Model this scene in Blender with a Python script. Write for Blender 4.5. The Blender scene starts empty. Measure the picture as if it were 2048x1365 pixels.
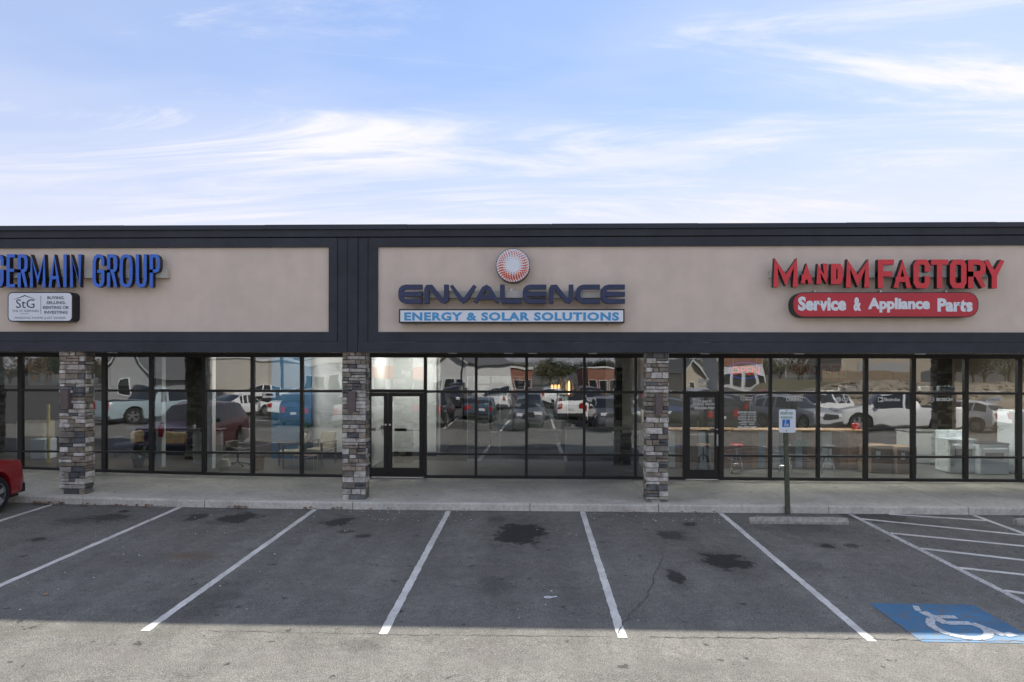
import bpy, math, random
from mathutils import Matrix, Vector
random.seed(7)
R = math.radians
sc = bpy.context.scene
COL = sc.collection
# ---------------------------------------------------------------- camera
F = 1365.0                      # focal length in photo pixels (2048 wide)
CZ = 3.04                       # camera height above asphalt at the kerb
YAW = math.atan(41 / F)
ROLL = R(0.13)
HOR = 730.0
cd = bpy.data.cameras.new('camera'); cam = bpy.data.objects.new('camera', cd); COL.objects.link(cam)
cd.sensor_width = 36; cd.lens = F / 2048 * 36; cd.shift_y = (HOR - 682.5) / 2048
cd.clip_start = 0.1; cd.clip_end = 3000
cam.matrix_world = Matrix.Translation((0, 0, CZ)) @ Matrix.Rotation(YAW, 4, 'Z') @ Matrix.Rotation(R(90), 4, 'X') @ Matrix.Rotation(ROLL, 4, 'Z')
sc.camera = cam
# ---------------------------------------------------------------- light
SUN_AZ, SUN_EL = R(38), R(37.6)          # azimuth measured from +Y (behind the building) towards +X
w = bpy.data.worlds.new('World'); sc.world = w; w.use_nodes = True
nt = w.node_tree; nt.nodes.clear()
def wn(t, **k):
    n = nt.nodes.new(t)
    for a, b in k.items(): setattr(n, a, b)
    return n
sky = wn('ShaderNodeTexSky', sky_type='NISHITA', sun_disc=False, sun_elevation=SUN_EL, sun_rotation=SUN_AZ,
         altitude=200, air_density=1.0, dust_density=0.2, ozone_density=2.0)
bg = wn('ShaderNodeBackground'); bg.inputs[1].default_value = 0.15
wo = wn('ShaderNodeOutputWorld'); L = nt.links.new
tc = wn('ShaderNodeTexCoord'); sep = wn('ShaderNodeSeparateXYZ'); L(tc.outputs['Generated'], sep.inputs[0])
def wmath(op, a, b=None, c=None):
    n = wn('ShaderNodeMath', operation=op)
    for i, v in enumerate((a, b, c)):
        if v is None: continue
        if isinstance(v, (int, float)): n.inputs[i].default_value = v
        else: L(v, n.inputs[i])
    return n.outputs[0]
zc = wmath('ADD', wmath('MAXIMUM', sep.outputs[2], 0.0), 0.10)
cx = wmath('DIVIDE', sep.outputs[0], zc); cy = wmath('DIVIDE', sep.outputs[1], zc)
comb = wn('ShaderNodeCombineXYZ'); L(cx, comb.inputs[0]); L(cy, comb.inputs[1])
def cloud(scale, rot, loc, lo, hi, detail=9, rough=0.6, dist=0.6):
    mp = wn('ShaderNodeMapping'); mp.inputs['Scale'].default_value = scale; mp.inputs['Rotation'].default_value = (0, 0, rot); mp.inputs['Location'].default_value = loc
    L(comb.outputs[0], mp.inputs[0])
    nz = wn('ShaderNodeTexNoise'); nz.inputs['Scale'].default_value = 1; nz.inputs['Detail'].default_value = detail; nz.inputs['Roughness'].default_value = rough; nz.inputs['Distortion'].default_value = dist
    L(mp.outputs[0], nz.inputs['Vector'])
    mr = wn('ShaderNodeMapRange', interpolation_type='SMOOTHSTEP'); mr.inputs[1].default_value = lo; mr.inputs[2].default_value = hi
    L(nz.outputs[0], mr.inputs[0]); return mr.outputs[0]
c1 = cloud((0.50, 1.9, 1), R(-16), (8.1, 3.3, 0), 0.45, 0.64, 13, 0.66, 1.1)
c2 = cloud((0.28, 0.75, 1), R(-12), (5.3, 7.1, 0), 0.36, 0.60, 5, 0.55, 0.5)
cm = wmath('ADD', wmath('MULTIPLY', wmath('MULTIPLY', c1, wmath('ADD', wmath('MULTIPLY', c2, 0.8), 0.2)), 0.80), wmath('MULTIPLY', c2, 0.30))
def wvec(op, a, b):
    n = wn('ShaderNodeVectorMath', operation=op)
    for i, v in enumerate((a, b)):
        if isinstance(v, tuple): n.inputs[i].default_value = v
        else: L(v, n.inputs[i])
    return n.outputs[0]
# thin high haze: softens the glow round the sun and pales the blue a little everywhere
soft = wvec('DIVIDE', sky.outputs[0], wvec('ADD', wvec('MULTIPLY', sky.outputs[0], (0.24, 0.24, 0.20)), (1.25, 1.18, 1.05)))
veil = wn('ShaderNodeMix', data_type='RGBA'); veil.inputs[0].default_value = 0.06; L(wvec('MULTIPLY', soft, (0.405, 0.475, 0.585)), veil.inputs[6]); veil.inputs[7].default_value = (1.6, 1.6, 1.7, 1)
mixc = wn('ShaderNodeMix', data_type='RGBA'); L(cm, mixc.inputs[0]); L(veil.outputs[2], mixc.inputs[6]); mixc.inputs[7].default_value = (1.50, 1.49, 1.56, 1)
hz = wn('ShaderNodeMapRange', interpolation_type='SMOOTHSTEP'); L(sep.outputs[2], hz.inputs[0]); hz.inputs[1].default_value = 0.06; hz.inputs[2].default_value = 0.42; hz.inputs[3].default_value = 0.80; hz.inputs[4].default_value = 0.0
mixh = wn('ShaderNodeMix', data_type='RGBA'); L(hz.outputs[0], mixh.inputs[0]); L(mixc.outputs[2], mixh.inputs[6]); mixh.inputs[7].default_value = (1.40, 1.36, 1.45, 1)   # haze low over the horizon, all round
L(mixh.outputs[2], bg.inputs[0]); L(bg.outputs[0], wo.inputs[0])
sd = bpy.data.lights.new('sun', 'SUN'); so = bpy.data.objects.new('sun', sd); COL.objects.link(so)
sd.energy = 2.0; sd.angle = R(0.53); sd.color = (1, 0.94, 0.86)
S = Vector((math.sin(SUN_AZ) * math.cos(SUN_EL), math.cos(SUN_AZ) * math.cos(SUN_EL), math.sin(SUN_EL)))
so.rotation_euler = S.to_track_quat('Z', 'Y').to_euler()
vs = sc.view_settings; vs.view_transform = 'Standard'; vs.look = 'None'; vs.exposure = 2.15; vs.gamma = 1.0
cy_ = sc.cycles; cy_.max_bounces = 8; cy_.transparent_max_bounces = 24; cy_.glossy_bounces = 5; cy_.diffuse_bounces = 4
cy_.caustics_reflective = False; cy_.caustics_refractive = False; cy_.sample_clamp_indirect = 6
# ---------------------------------------------------------------- photo pixel -> place
SL = 0.0161                       # the lot falls gently away from the building
YK, YS, YF = 14.2, 17.38, 14.40   # kerb face, glass plane, fascia front
SW = 0.15                         # sidewalk height
cs, sn = math.cos(YAW), math.sin(YAW)
def rise(X):
    if X > -4: return 0.0
    if X > -13: return 0.0018 * (X + 4) ** 2
    return 0.146 + 0.0324 * min(-13 - X, 6) * 0.5
def zg(X, Y):
    return (SL * (Y - YK) if Y < YK else 0.0) + rise(X) * (1 if Y > 0 else max(0, 1 + Y / 10))
def uv(px, py):
    dx, dy = px - 1024, py - HOR
    return (dx + dy * ROLL) / F, -(dy - dx * ROLL) / F
def W(px, py, Y):
    u, v = uv(px, py); t = Y / (cs + u * sn)
    return t * (u * cs - sn), CZ + t * v
def WX(px, Y): return W(px, HOR, Y)[0]
def WZ(py, Y, px=1024): return W(px, py, Y)[1]
def G(px, py):
    u, v = uv(px, py); z0 = SL * YK; r = 0
    for _ in range(4):
        t = (CZ + z0 - r) / (SL * (cs + u * sn) - v)
        X, Y = t * (u * cs - sn), t * (cs + u * sn); r = rise(X)
    return X, Y
# ---------------------------------------------------------------- materials
MATS = {}
def mat(name, col, rough=0.7, metal=0.0, spec=0.5, var=0.0, vscale=6.0, bump=0.0, bscale=60.0, emit=None, estr=0.0, coat=0.0, var2=0.0, v2scale=0.7, hue=None):
    if name in MATS: return MATS[name]
    m = bpy.data.materials.new(name); m.use_nodes = True; n = m.node_tree.nodes; l = m.node_tree.links
    b = n['Principled BSDF']; b.inputs['Roughness'].default_value = rough; b.inputs['Metallic'].default_value = metal
    b.inputs['Specular IOR Level'].default_value = spec; b.inputs['Coat Weight'].default_value = coat
    c = (*col, 1)
    b.inputs['Base Color'].default_value = c
    t = n.new('ShaderNodeTexCoord')
    if var or var2:
        prev = None
        for amt, scl, det in ((var, vscale, 6), (var2, v2scale, 4)):
            if not amt: continue
            nz = n.new('ShaderNodeTexNoise'); nz.inputs['Scale'].default_value = scl; nz.inputs['Detail'].default_value = det; l.new(t.outputs['Object'], nz.inputs['Vector'])
            mr = n.new('ShaderNodeMapRange'); mr.inputs[1].default_value = 0.3; mr.inputs[2].default_value = 0.7; mr.inputs[3].default_value = 1 - amt; mr.inputs[4].default_value = 1 + amt
            l.new(nz.outputs[0], mr.inputs[0])
            mx = n.new('ShaderNodeMix'); mx.data_type = 'RGBA'; mx.blend_type = 'MULTIPLY'; mx.inputs[0].default_value = 1
            if prev is None: mx.inputs[6].default_value = c
            else: l.new(prev, mx.inputs[6])
            l.new(mr.outputs[0], mx.inputs[7]); prev = mx.outputs[2]
        l.new(prev, b.inputs['Base Color'])
    if bump:
        nb = n.new('ShaderNodeTexNoise'); nb.inputs['Scale'].default_value = bscale; nb.inputs['Detail'].default_value = 5; l.new(t.outputs['Object'], nb.inputs['Vector'])
        bp = n.new('ShaderNodeBump'); bp.inputs['Strength'].default_value = bump; bp.inputs['Distance'].default_value = 0.01
        l.new(nb.outputs[0], bp.inputs['Height']); l.new(bp.outputs[0], b.inputs['Normal'])
    if emit:
        b.inputs['Emission Color'].default_value = (*emit, 1); b.inputs['Emission Strength'].default_value = estr
    MATS[name] = m; return m
M = lambda k: MATS[k]
mat('beige_stucco', (0.76, 0.635, 0.515), 0.9, var=0.04, vscale=3, bump=0.25, bscale=180, var2=0.03, v2scale=0.8, spec=0.2)
mat('navy_stucco', (0.052, 0.056, 0.062), 0.75, var=0.10, vscale=4, bump=0.2, bscale=160, var2=0.12, v2scale=0.6, spec=0.3)
mat('navy_metal', (0.034, 0.040, 0.052), 0.5, var=0.06, vscale=2, spec=0.4)
for nm_ in ('beige_stucco', 'navy_stucco'):
    m_ = MATS[nm_]; n_ = m_.node_tree.nodes; l_ = m_.node_tree.links; b_ = n_['Principled BSDF']; src = b_.inputs['Base Color'].links[0].from_socket
    t_ = n_.new('ShaderNodeTexCoord'); mp_ = n_.new('ShaderNodeMapping'); mp_.inputs['Scale'].default_value = (2.6, 1, 0.22); l_.new(t_.outputs['Object'], mp_.inputs[0])
    z_ = n_.new('ShaderNodeTexNoise'); z_.inputs['Scale'].default_value = 1.4; z_.inputs['Detail'].default_value = 6; l_.new(mp_.outputs[0], z_.inputs['Vector'])
    r_ = n_.new('ShaderNodeMapRange'); r_.inputs[1].default_value = 0.35; r_.inputs[2].default_value = 0.7; r_.inputs[3].default_value = 1.01; r_.inputs[4].default_value = 0.97; l_.new(z_.outputs[0], r_.inputs[0])
    x_ = n_.new('ShaderNodeMix'); x_.data_type = 'RGBA'; x_.blend_type = 'MULTIPLY'; x_.inputs[0].default_value = 1; l_.new(src, x_.inputs[6]); l_.new(r_.outputs[0], x_.inputs[7]); l_.new(x_.outputs[2], b_.inputs['Base Color'])
mat('scuff', (0.16, 0.17, 0.19), 0.9)
mat('soffit_metal', (0.20, 0.19, 0.17), 0.6, var=0.05)
mat('bronze_frame', (0.022, 0.020, 0.017), 0.42, var=0.12, vscale=5, spec=0.4)
mat('concrete', (0.60, 0.56, 0.465), 0.9, var=0.10, vscale=9, bump=0.25, bscale=120, var2=0.16, v2scale=0.9, spec=0.2)
mat('kerb_concrete', (0.66, 0.615, 0.52), 0.92, var=0.14, vscale=14, bump=0.4, bscale=90, var2=0.15, v2scale=1.5, spec=0.2)
mat('old_concrete', (0.43, 0.40, 0.34), 0.95, var=0.28, vscale=16, bump=0.6, bscale=70, spec=0.2)
mat('mortar', (0.06, 0.055, 0.05), 0.95, bump=0.4)
m_ = MATS['concrete']; n_ = m_.node_tree.nodes; l_ = m_.node_tree.links; b_ = n_['Principled BSDF']; src = b_.inputs['Base Color'].links[0].from_socket
for sc__, lo_, hi_, am_ in ((4.5, 0.67, 0.71, 0.45), (1.7, 0.55, 0.78, 0.18), (11.0, 0.72, 0.74, 0.6)):
    t_ = n_.new('ShaderNodeNewGeometry'); z_ = n_.new('ShaderNodeTexNoise'); z_.inputs['Scale'].default_value = sc__; z_.inputs['Detail'].default_value = 5; l_.new(t_.outputs['Position'], z_.inputs['Vector'])
    r_ = n_.new('ShaderNodeMapRange'); r_.inputs[1].default_value = lo_; r_.inputs[2].default_value = hi_; r_.inputs[3].default_value = 0; r_.inputs[4].default_value = am_; l_.new(z_.outputs[0], r_.inputs[0])
    x_ = n_.new('ShaderNodeMix'); x_.data_type = 'RGBA'; l_.new(r_.outputs[0], x_.inputs[0]); l_.new(src, x_.inputs[6]); x_.inputs[7].default_value = (0.10, 0.095, 0.085, 1); src = x_.outputs[2]
l_.new(src, b_.inputs['Base Color'])
mat('joint_dark', (0.07, 0.065, 0.06), 0.95)
mat('black_metal', (0.012, 0.012, 0.014), 0.5)
mat('dark_metal', (0.03, 0.03, 0.032), 0.45, metal=0.6)
mat('chrome', (0.6, 0.6, 0.6), 0.2, metal=1.0)
mat('steel', (0.45, 0.45, 0.45), 0.35, metal=1.0, var=0.1)
mat('raceway_cream', (0.52, 0.50, 0.44), 0.6, var=0.06)
mat('letter_black', (0.010, 0.010, 0.013), 0.45)
mat('letter_blue', (0.035, 0.16, 0.66), 0.35, var=0.05)
mat('letter_navy', (0.024, 0.036, 0.095), 0.38, var=0.15, vscale=2)
mat('letter_red', (0.74, 0.035, 0.045), 0.35, var=0.07)
mat('sign_white', (0.84, 0.86, 0.88), 0.35, var=0.02)
mat('sign_red', (0.55, 0.025, 0.04), 0.35, var=0.08, vscale=2)
mat('print_blue', (0.07, 0.36, 0.66), 0.4)
mat('print_navy', (0.03, 0.04, 0.10), 0.5)
mat('print_orange', (0.70, 0.12, 0.04), 0.5)
mat('print_grey', (0.12, 0.13, 0.17), 0.5)
mat('print_red', (0.36, 0.02, 0.012), 0.5)
mat('print_white', (0.80, 0.82, 0.82), 0.5)
mat('print_green', (0.10, 0.30, 0.20), 0.5)
mat('ada_blue', (0.02, 0.16, 0.50), 0.5)
mat('lamp_brown', (0.14, 0.105, 0.095), 0.6, var=0.08)
mat('leaf_brown', (0.20, 0.085, 0.035), 0.85, var=0.4, vscale=3)
mat('leaf_tan', (0.33, 0.19, 0.09), 0.85, var=0.3, vscale=3)
mat('post_green', (0.10, 0.105, 0.065), 0.75, var=0.25, vscale=12, bump=0.3)
STONES = []
for i, c in enumerate([(0.56, 0.52, 0.455), (0.45, 0.41, 0.355), (0.62, 0.575, 0.50), (0.25, 0.215, 0.165), (0.31, 0.265, 0.205), (0.21, 0.187, 0.15), (0.125, 0.125, 0.122), (0.18, 0.176, 0.165), (0.37, 0.305, 0.235)]):
    STONES.append(mat('stone_%d' % i, c, 0.9, var=0.32, vscale=11, bump=1.0, bscale=30, spec=0.2, var2=0.15, v2scale=40))
SW_ = [5, 4, 3, 4, 4, 2, 3, 2, 2]
# asphalt with stains of their own shape
def asphalt():
    m = bpy.data.materials.new('asphalt'); m.use_nodes = True; n = m.node_tree.nodes; l = m.node_tree.links; b = n['Principled BSDF']
    b.inputs['Roughness'].default_value = 0.88; b.inputs['Specular IOR Level'].default_value = 0.25
    g = n.new('ShaderNodeNewGeometry'); pos = g.outputs['Position']
    def mth(op, a, c=None):
        k = n.new('ShaderNodeMath'); k.operation = op
        for i, v in enumerate((a, c)):
            if v is None: continue
            if isinstance(v, (int, float)): k.inputs[i].default_value = v
            else: l.new(v, k.inputs[i])
        return k.outputs[0]
    def noise(s, d=4, r=0.55):
        k = n.new('ShaderNodeTexNoise'); k.inputs['Scale'].default_value = s; k.inputs['Detail'].default_value = d; k.inputs['Roughness'].default_value = r; l.new(pos, k.inputs['Vector']); return k
    def rng(v, a, c, lo, hi, smooth=True):
        k = n.new('ShaderNodeMapRange'); k.interpolation_type = 'SMOOTHSTEP' if smooth else 'LINEAR'
        k.inputs[1].default_value = a; k.inputs[2].default_value = c; k.inputs[3].default_value = lo; k.inputs[4].default_value = hi; l.new(v, k.inputs[0]); return k.outputs[0]
    def mixc(f, a, c, mode='MIX'):
        k = n.new('ShaderNodeMix'); k.data_type = 'RGBA'; k.blend_type = mode
        if isinstance(f, (int, float)): k.inputs[0].default_value = f
        else: l.new(f, k.inputs[0])
        for i, v in ((6, a), (7, c)):
            if isinstance(v, tuple): k.inputs[i].default_value = v
            else: l.new(v, k.inputs[i])
        return k.outputs[2]
    sx = n.new('ShaderNodeSeparateXYZ'); l.new(pos, sx.inputs[0]); X, Y = sx.outputs[0], sx.outputs[1]
    wob = noise(1.6, 5)
    yy = mth('ADD', Y, mth('MULTIPLY', mth('SUBTRACT', wob.outputs[0], 0.5), 0.12))
    newer = rng(yy, 0.5, 1.5, 1, 0); old = rng(yy, 7.66, 7.72, 1, 0)           # beyond the stalls lies older, paler paving
    colr = mixc(old, (0.196, 0.190, 0.166, 1), (0.202, 0.194, 0.174, 1)); colr = mixc(newer, colr, (0.088, 0.085, 0.078, 1))
    # aggregate speckle, patchiness
    sp = noise(62, 3, 0.75); colr = mixc(1, colr, rng(sp.outputs[0], 0.34, 0.68, 0.48, 1.54, False), 'MULTIPLY')
    sp2 = n.new('ShaderNodeTexVoronoi'); sp2.inputs['Scale'].default_value = 55; l.new(pos, sp2.inputs['Vector'])
    bw = n.new('ShaderNodeRGBToBW'); l.new(sp2.outputs['Color'], bw.inputs[0])
    light = rng(bw.outputs[0], 0.72, 0.86, 0, 0.28); colr = mixc(light, colr, (0.26, 0.25, 0.24, 1))
    pt = noise(0.55, 5, 0.6); colr = mixc(1, colr, rng(pt.outputs[0], 0.3, 0.7, 0.90, 1.10), 'MULTIPLY')
    # tyre-polished tracks and a drip line down the middle of each stall
    mpn = n.new('ShaderNodeMapping'); mpn.inputs['Scale'].default_value = (2.2, 0.16, 1); l.new(pos, mpn.inputs[0])
    tk = n.new('ShaderNodeTexNoise'); tk.inputs['Scale'].default_value = 1.0; tk.inputs['Detail'].default_value = 5; l.new(mpn.outputs[0], tk.inputs['Vector'])
    colr = mixc(1, colr, rng(tk.outputs[0], 0.33, 0.67, 0.93, 1.07), 'MULTIPLY')
    sc_ = noise(9.0, 6, 0.72); colr = mixc(1, colr, rng(sc_.outputs[0], 0.34, 0.62, 0.88, 1.05), 'MULTIPLY')
    pt2 = noise(2.7, 5, 0.7); colr = mixc(1, colr, rng(pt2.outputs[0], 0.3, 0.7, 0.90, 1.10), 'MULTIPLY')
    rd = noise(0.9, 3); colr = mixc(rng(rd.outputs[0], 0.52, 0.72, 0, 0.22), colr, (0.16, 0.135, 0.125, 1))
    # stains: (px, py, rx px, ry px, darkness)
    st = [(1040, 1068, 52, 22, .78), (1000, 1040, 26, 8, .45), (1450, 1122, 47, 17, .80), (1352, 1154, 19, 14, .75), (1345, 1071, 30, 9, .6), (1378, 1049, 13, 5, .7),
          (675, 1044, 32, 9, .7), (690, 1063, 18, 4, .5), (725, 1073, 18, 4, .6), (478, 1036, 42, 10, .75), (395, 1034, 22, 7, .65), (440, 1045, 40, 6, .4), (215, 1036, 45, 9, .6), (150, 1042, 40, 8, .45),
          (250, 1023, 12, 4, .7), (78, 1079, 15, 4, .65), (400, 1205, 75, 38, .28), (985, 1168, 35, 16, .32), (1655, 1092, 13, 4, .75), (1705, 1092, 16, 5, .55), (1600, 1055, 80, 16, .35), (1740, 1030, 70, 14, .5), (1820, 1045, 60, 10, .35),
          (1590, 1135, 60, 14, .22), (720, 1290, 40, 12, .25), (1385, 1330, 50, 14, .12), (860, 1150, 60, 30, .16), (1180, 1210, 70, 30, .14)]
    st = [(a_, b_, c_, d_, min(0.86, e_ * 1.08)) for a_, b_, c_, d_, e_ in st] + [(a_, b_, c_ * 1.45, d_ * 1.5, e_ * 0.35) for a_, b_, c_, d_, e_ in st if e_ > 0.55]
    dn = noise(3.2, 6, 0.65); dn2 = noise(14, 4, 0.6)
    wv = mth('ADD', mth('MULTIPLY', mth('SUBTRACT', dn.outputs[0], 0.5), 2.3), mth('MULTIPLY', mth('SUBTRACT', dn2.outputs[0], 0.5), 0.9))
    tot = None
    for (px, py, rx, ry, dk) in st:
        x, y = G(px, py); xr = abs(G(px + rx, py)[0] - x); yr = max(abs(G(px, py - ry)[1] - y), 0.08)
        ax = mth('DIVIDE', mth('SUBTRACT', X, x), xr); ay = mth('DIVIDE', mth('SUBTRACT', Y, y), yr)
        d = mth('ADD', mth('SQRT', mth('ADD', mth('MULTIPLY', ax, ax), mth('MULTIPLY', ay, ay))), wv)
        soft = 0.24 if dk > 0.5 else 0.6
        k = rng(d, 0.95 - soft, 0.95 + soft, dk, 0)
        tot = k if tot is None else mth('MAXIMUM', tot, k)
    drip = noise(5.5, 3, 0.5)
    tot = mth('MAXIMUM', tot, rng(drip.outputs[0], 0.685, 0.72, 0, 0.6))
    colr = mixc(tot, colr, (0.018, 0.018, 0.018, 1))
    rx, ry = G(385, 1112); ax = mth('SUBTRACT', X, rx); ay = mth('SUBTRACT', Y, ry)
    rust = rng(mth('ADD', mth('SQRT', mth('ADD', mth('MULTIPLY', ax, ax), mth('MULTIPLY', mth('MULTIPLY', ay, ay), 4))), mth('MULTIPLY', wv, 0.2)), 0.1, 0.65, 0.5, 0)
    colr = mixc(rust, colr, (0.17, 0.09, 0.05, 1))
    l.new(colr, b.inputs['Base Color'])
    bn = noise(70, 4, 0.7); bp = n.new('ShaderNodeBump'); bp.inputs['Strength'].default_value = 0.8; bp.inputs['Distance'].default_value = 0.014
    l.new(bn.outputs[0], bp.inputs['Height']); l.new(bp.outputs[0], b.inputs['Normal'])
    
    MATS['asphalt'] = m
asphalt()
def worn_paint(name, col, under, wear=0.52, scale=22):
    m = mat(name, col, 0.75, spec=0.3); n = m.node_tree.nodes; l = m.node_tree.links; b = n['Principled BSDF']
    g = n.new('ShaderNodeNewGeometry'); a = n.new('ShaderNodeTexNoise'); a.inputs['Scale'].default_value = scale; a.inputs['Detail'].default_value = 7; a.inputs['Roughness'].default_value = 0.75
    l.new(g.outputs['Position'], a.inputs['Vector'])
    r = n.new('ShaderNodeMapRange'); r.inputs[1].default_value = wear; r.inputs[2].default_value = wear + 0.16; l.new(a.outputs[0], r.inputs[0])
    c = n.new('ShaderNodeTexNoise'); c.inputs['Scale'].default_value = 2.0; c.inputs['Detail'].default_value = 4; l.new(g.outputs['Position'], c.inputs['Vector'])
    rr = n.new('ShaderNodeMapRange'); rr.inputs[1].default_value = 0.35; rr.inputs[2].default_value = 0.65; rr.inputs[3].default_value = 0.82; rr.inputs[4].default_value = 1.08; l.new(c.outputs[0], rr.inputs[0])
    m1 = n.new('ShaderNodeMix'); m1.data_type = 'RGBA'; m1.blend_type = 'MULTIPLY'; m1.inputs[0].default_value = 1; m1.inputs[6].default_value = (*col, 1); l.new(rr.outputs[0], m1.inputs[7])
    m2 = n.new('ShaderNodeMix'); m2.data_type = 'RGBA'; l.new(r.outputs[0], m2.inputs[0]); l.new(m1.outputs[2], m2.inputs[6]); m2.inputs[7].default_value = (*under, 1)
    l.new(m2.outputs[2], b.inputs['Base Color'])
worn_paint('line_white', (0.74, 0.72, 0.66), (0.20, 0.19, 0.18), 0.545)
worn_paint('line_worn', (0.66, 0.64, 0.6), (0.13, 0.13, 0.125), 0.485)
worn_paint('paint_blue', (0.07, 0.21, 0.37), (0.15, 0.17, 0.185), 0.475, 9)
worn_paint('paint_symbol', (0.58, 0.60, 0.60), (0.15, 0.21, 0.29), 0.50)
# window glass: one reflecting face, the rest of the pane clear
def glass():
    for nm in ('glass_face', 'glass_body'):
        m = bpy.data.materials.new(nm); m.use_nodes = True; n = m.node_tree.nodes; l = m.node_tree.links; n.clear()
        o = n.new('ShaderNodeOutputMaterial'); t = n.new('ShaderNodeBsdfTransparent')
        if nm == 'glass_body':
            t.inputs[0].default_value = (0.97, 0.98, 0.975, 1); l.new(t.outputs[0], o.inputs[0])
        else:
            t.inputs[0].default_value = (0.76, 0.80, 0.78, 1)
            gl = n.new('ShaderNodeBsdfGlossy'); gl.inputs['Roughness'].default_value = 0.0; gl.inputs['Color'].default_value = (0.95, 0.98, 1, 1)
            lw = n.new('ShaderNodeFresnel'); lw.inputs[0].default_value = 1.5
            a = n.new('ShaderNodeMath'); a.operation = 'MULTIPLY_ADD'; l.new(lw.outputs[0], a.inputs[0]); a.inputs[1].default_value = 1.0; a.inputs[2].default_value = 0.18
            g = n.new('ShaderNodeNewGeometry'); nz = n.new('ShaderNodeTexNoise'); nz.inputs['Scale'].default_value = 1.1; nz.inputs['Detail'].default_value = 1; l.new(g.outputs['Position'], nz.inputs['Vector'])
            bp = n.new('ShaderNodeBump'); bp.inputs['Strength'].default_value = 0.26; bp.inputs['Distance'].default_value = 0.012; l.new(nz.outputs[0], bp.inputs['Height']); l.new(bp.outputs[0], gl.inputs['Normal'])
            x = n.new('ShaderNodeMixShader'); l.new(a.outputs[0], x.inputs[0]); l.new(t.outputs[0], x.inputs[1]); l.new(gl.outputs[0], x.inputs[2]); l.new(x.outputs[0], o.inputs[0])
        MATS[nm] = m
glass()
# ---------------------------------------------------------------- mesh helpers
class MB:
    def __init__(s): s.v = []; s.f = []; s.m = []
    def add(s, vs, fs, mi=0):
        o = len(s.v); s.v += [tuple(p) for p in vs]; s.f += [tuple(i + o for i in f) for f in fs]; s.m += [mi] * len(fs); return s
    def box(s, x0, x1, y0, y1, z0, z1, mi=0):
        return s.add([(x0, y0, z0), (x1, y0, z0), (x1, y1, z0), (x0, y1, z0), (x0, y0, z1), (x1, y0, z1), (x1, y1, z1), (x0, y1, z1)],
                     [(0, 3, 2, 1), (4, 5, 6, 7), (0, 1, 5, 4), (1, 2, 6, 5), (2, 3, 7, 6), (3, 0, 4, 7)], mi)
    def bbox(s, x0, x1, y0, y1, z0, z1, b=0.02, mi=0):      # box with its four long vertical edges and top chamfered
        p = [(x0 + b, y0), (x1 - b, y0), (x1, y0 + b), (x1, y1 - b), (x1 - b, y1), (x0 + b, y1), (x0, y1 - b), (x0, y0 + b)]
        q = [((x - (x0 + x1) / 2) * (1 - 2 * b / (x1 - x0)) + (x0 + x1) / 2, (y - (y0 + y1) / 2) * (1 - 2 * b / (y1 - y0)) + (y0 + y1) / 2) for x, y in p]
        vs = [(x, y, z0) for x, y in p] + [(x, y, z1 - b) for x, y in p] + [(x, y, z1) for x, y in q]
        fs = [tuple(range(7, -1, -1)), tuple(range(16, 24))]
        for k in range(2):
            for i in range(8): j = (i + 1) % 8; fs.append((k * 8 + i, k * 8 + j, k * 8 + 8 + j, k * 8 + 8 + i))
        return s.add(vs, fs, mi)
    def prism(s, poly, y0, y1, mi=0, side=None):            # polygon in XZ (counter-clockwise seen from -Y) from front y0 to back y1
        n = len(poly)
        s.add([(x, y0, z) for x, z in poly] + [(x, y1, z) for x, z in poly], [tuple(range(n))], mi)
        o = len(s.v) - 2 * n; sm = mi if side is None else side
        s.f.append(tuple(o + n + i for i in range(n - 1, -1, -1))); s.m.append(sm)
        for i in range(n):
            j = (i + 1) % n; s.f.append((o + i, o + n + i, o + n + j, o + j)); s.m.append(sm)
        return s
    def tube(s, a, b, r0, r1=None, n=10, mi=0, cap=True):
        a, b = Vector(a), Vector(b); r1 = r0 if r1 is None else r1; d = (b - a).normalized()
        u = d.orthogonal().normalized(); v = d.cross(u); vs = []
        for c, r in ((a, r0), (b, r1)):
            for i in range(n): t = 2 * math.pi * i / n; vs.append(c + u * (r * math.cos(t)) + v * (r * math.sin(t)))
        fs = [(i, (i + 1) % n, n + (i + 1) % n, n + i) for i in range(n)]
        if cap: fs += [tuple(range(n - 1, -1, -1)), tuple(range(n, 2 * n))]
        return s.add(vs, fs, mi)
    def path(s, pts, r, n=8, mi=0):
        for a, b in zip(pts[:-1], pts[1:]): s.tube(a, b, r, n=n, mi=mi)
        return s
    def lathe(s, prof, c=(0, 0, 0), axis='Z', n=20, mi=0, cap=True):  # prof: (r, h) list
        vs = []; fs = []
        for r, h in prof:
            for i in range(n):
                t = 2 * math.pi * i / n; a, b = r * math.cos(t), r * math.sin(t)
                p = (a, b, h) if axis == 'Z' else ((h, a, b) if axis == 'X' else (a, h, b))
                vs.append((c[0] + p[0], c[1] + p[1], c[2] + p[2]))
        for k in range(len(prof) - 1):
            for i in range(n): j = (i + 1) % n; fs.append((k * n + i, k * n + j, (k + 1) * n + j, (k + 1) * n + i))
        if cap: fs += [tuple(range(n - 1, -1, -1)), tuple(range((len(prof) - 1) * n, len(prof) * n))]
        return s.add(vs, fs, mi)
    def warp(s, fn): s.v = [fn(*p) for p in s.v]; return s
    def build(s, name, mats, parent=None, smooth=False, at=None):
        me = bpy.data.meshes.new(name); me.from_pydata(s.v, [], s.f)
        for mm in (mats if isinstance(mats, (list, tuple)) else [mats]): me.materials.append(M(mm) if isinstance(mm, str) else mm)
        if any(s.m): me.polygons.foreach_set('material_index', s.m)
        if smooth: me.polygons.foreach_set('use_smooth', [True] * len(me.polygons))
        me.update()
        return link(name, me, parent, at)
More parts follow.
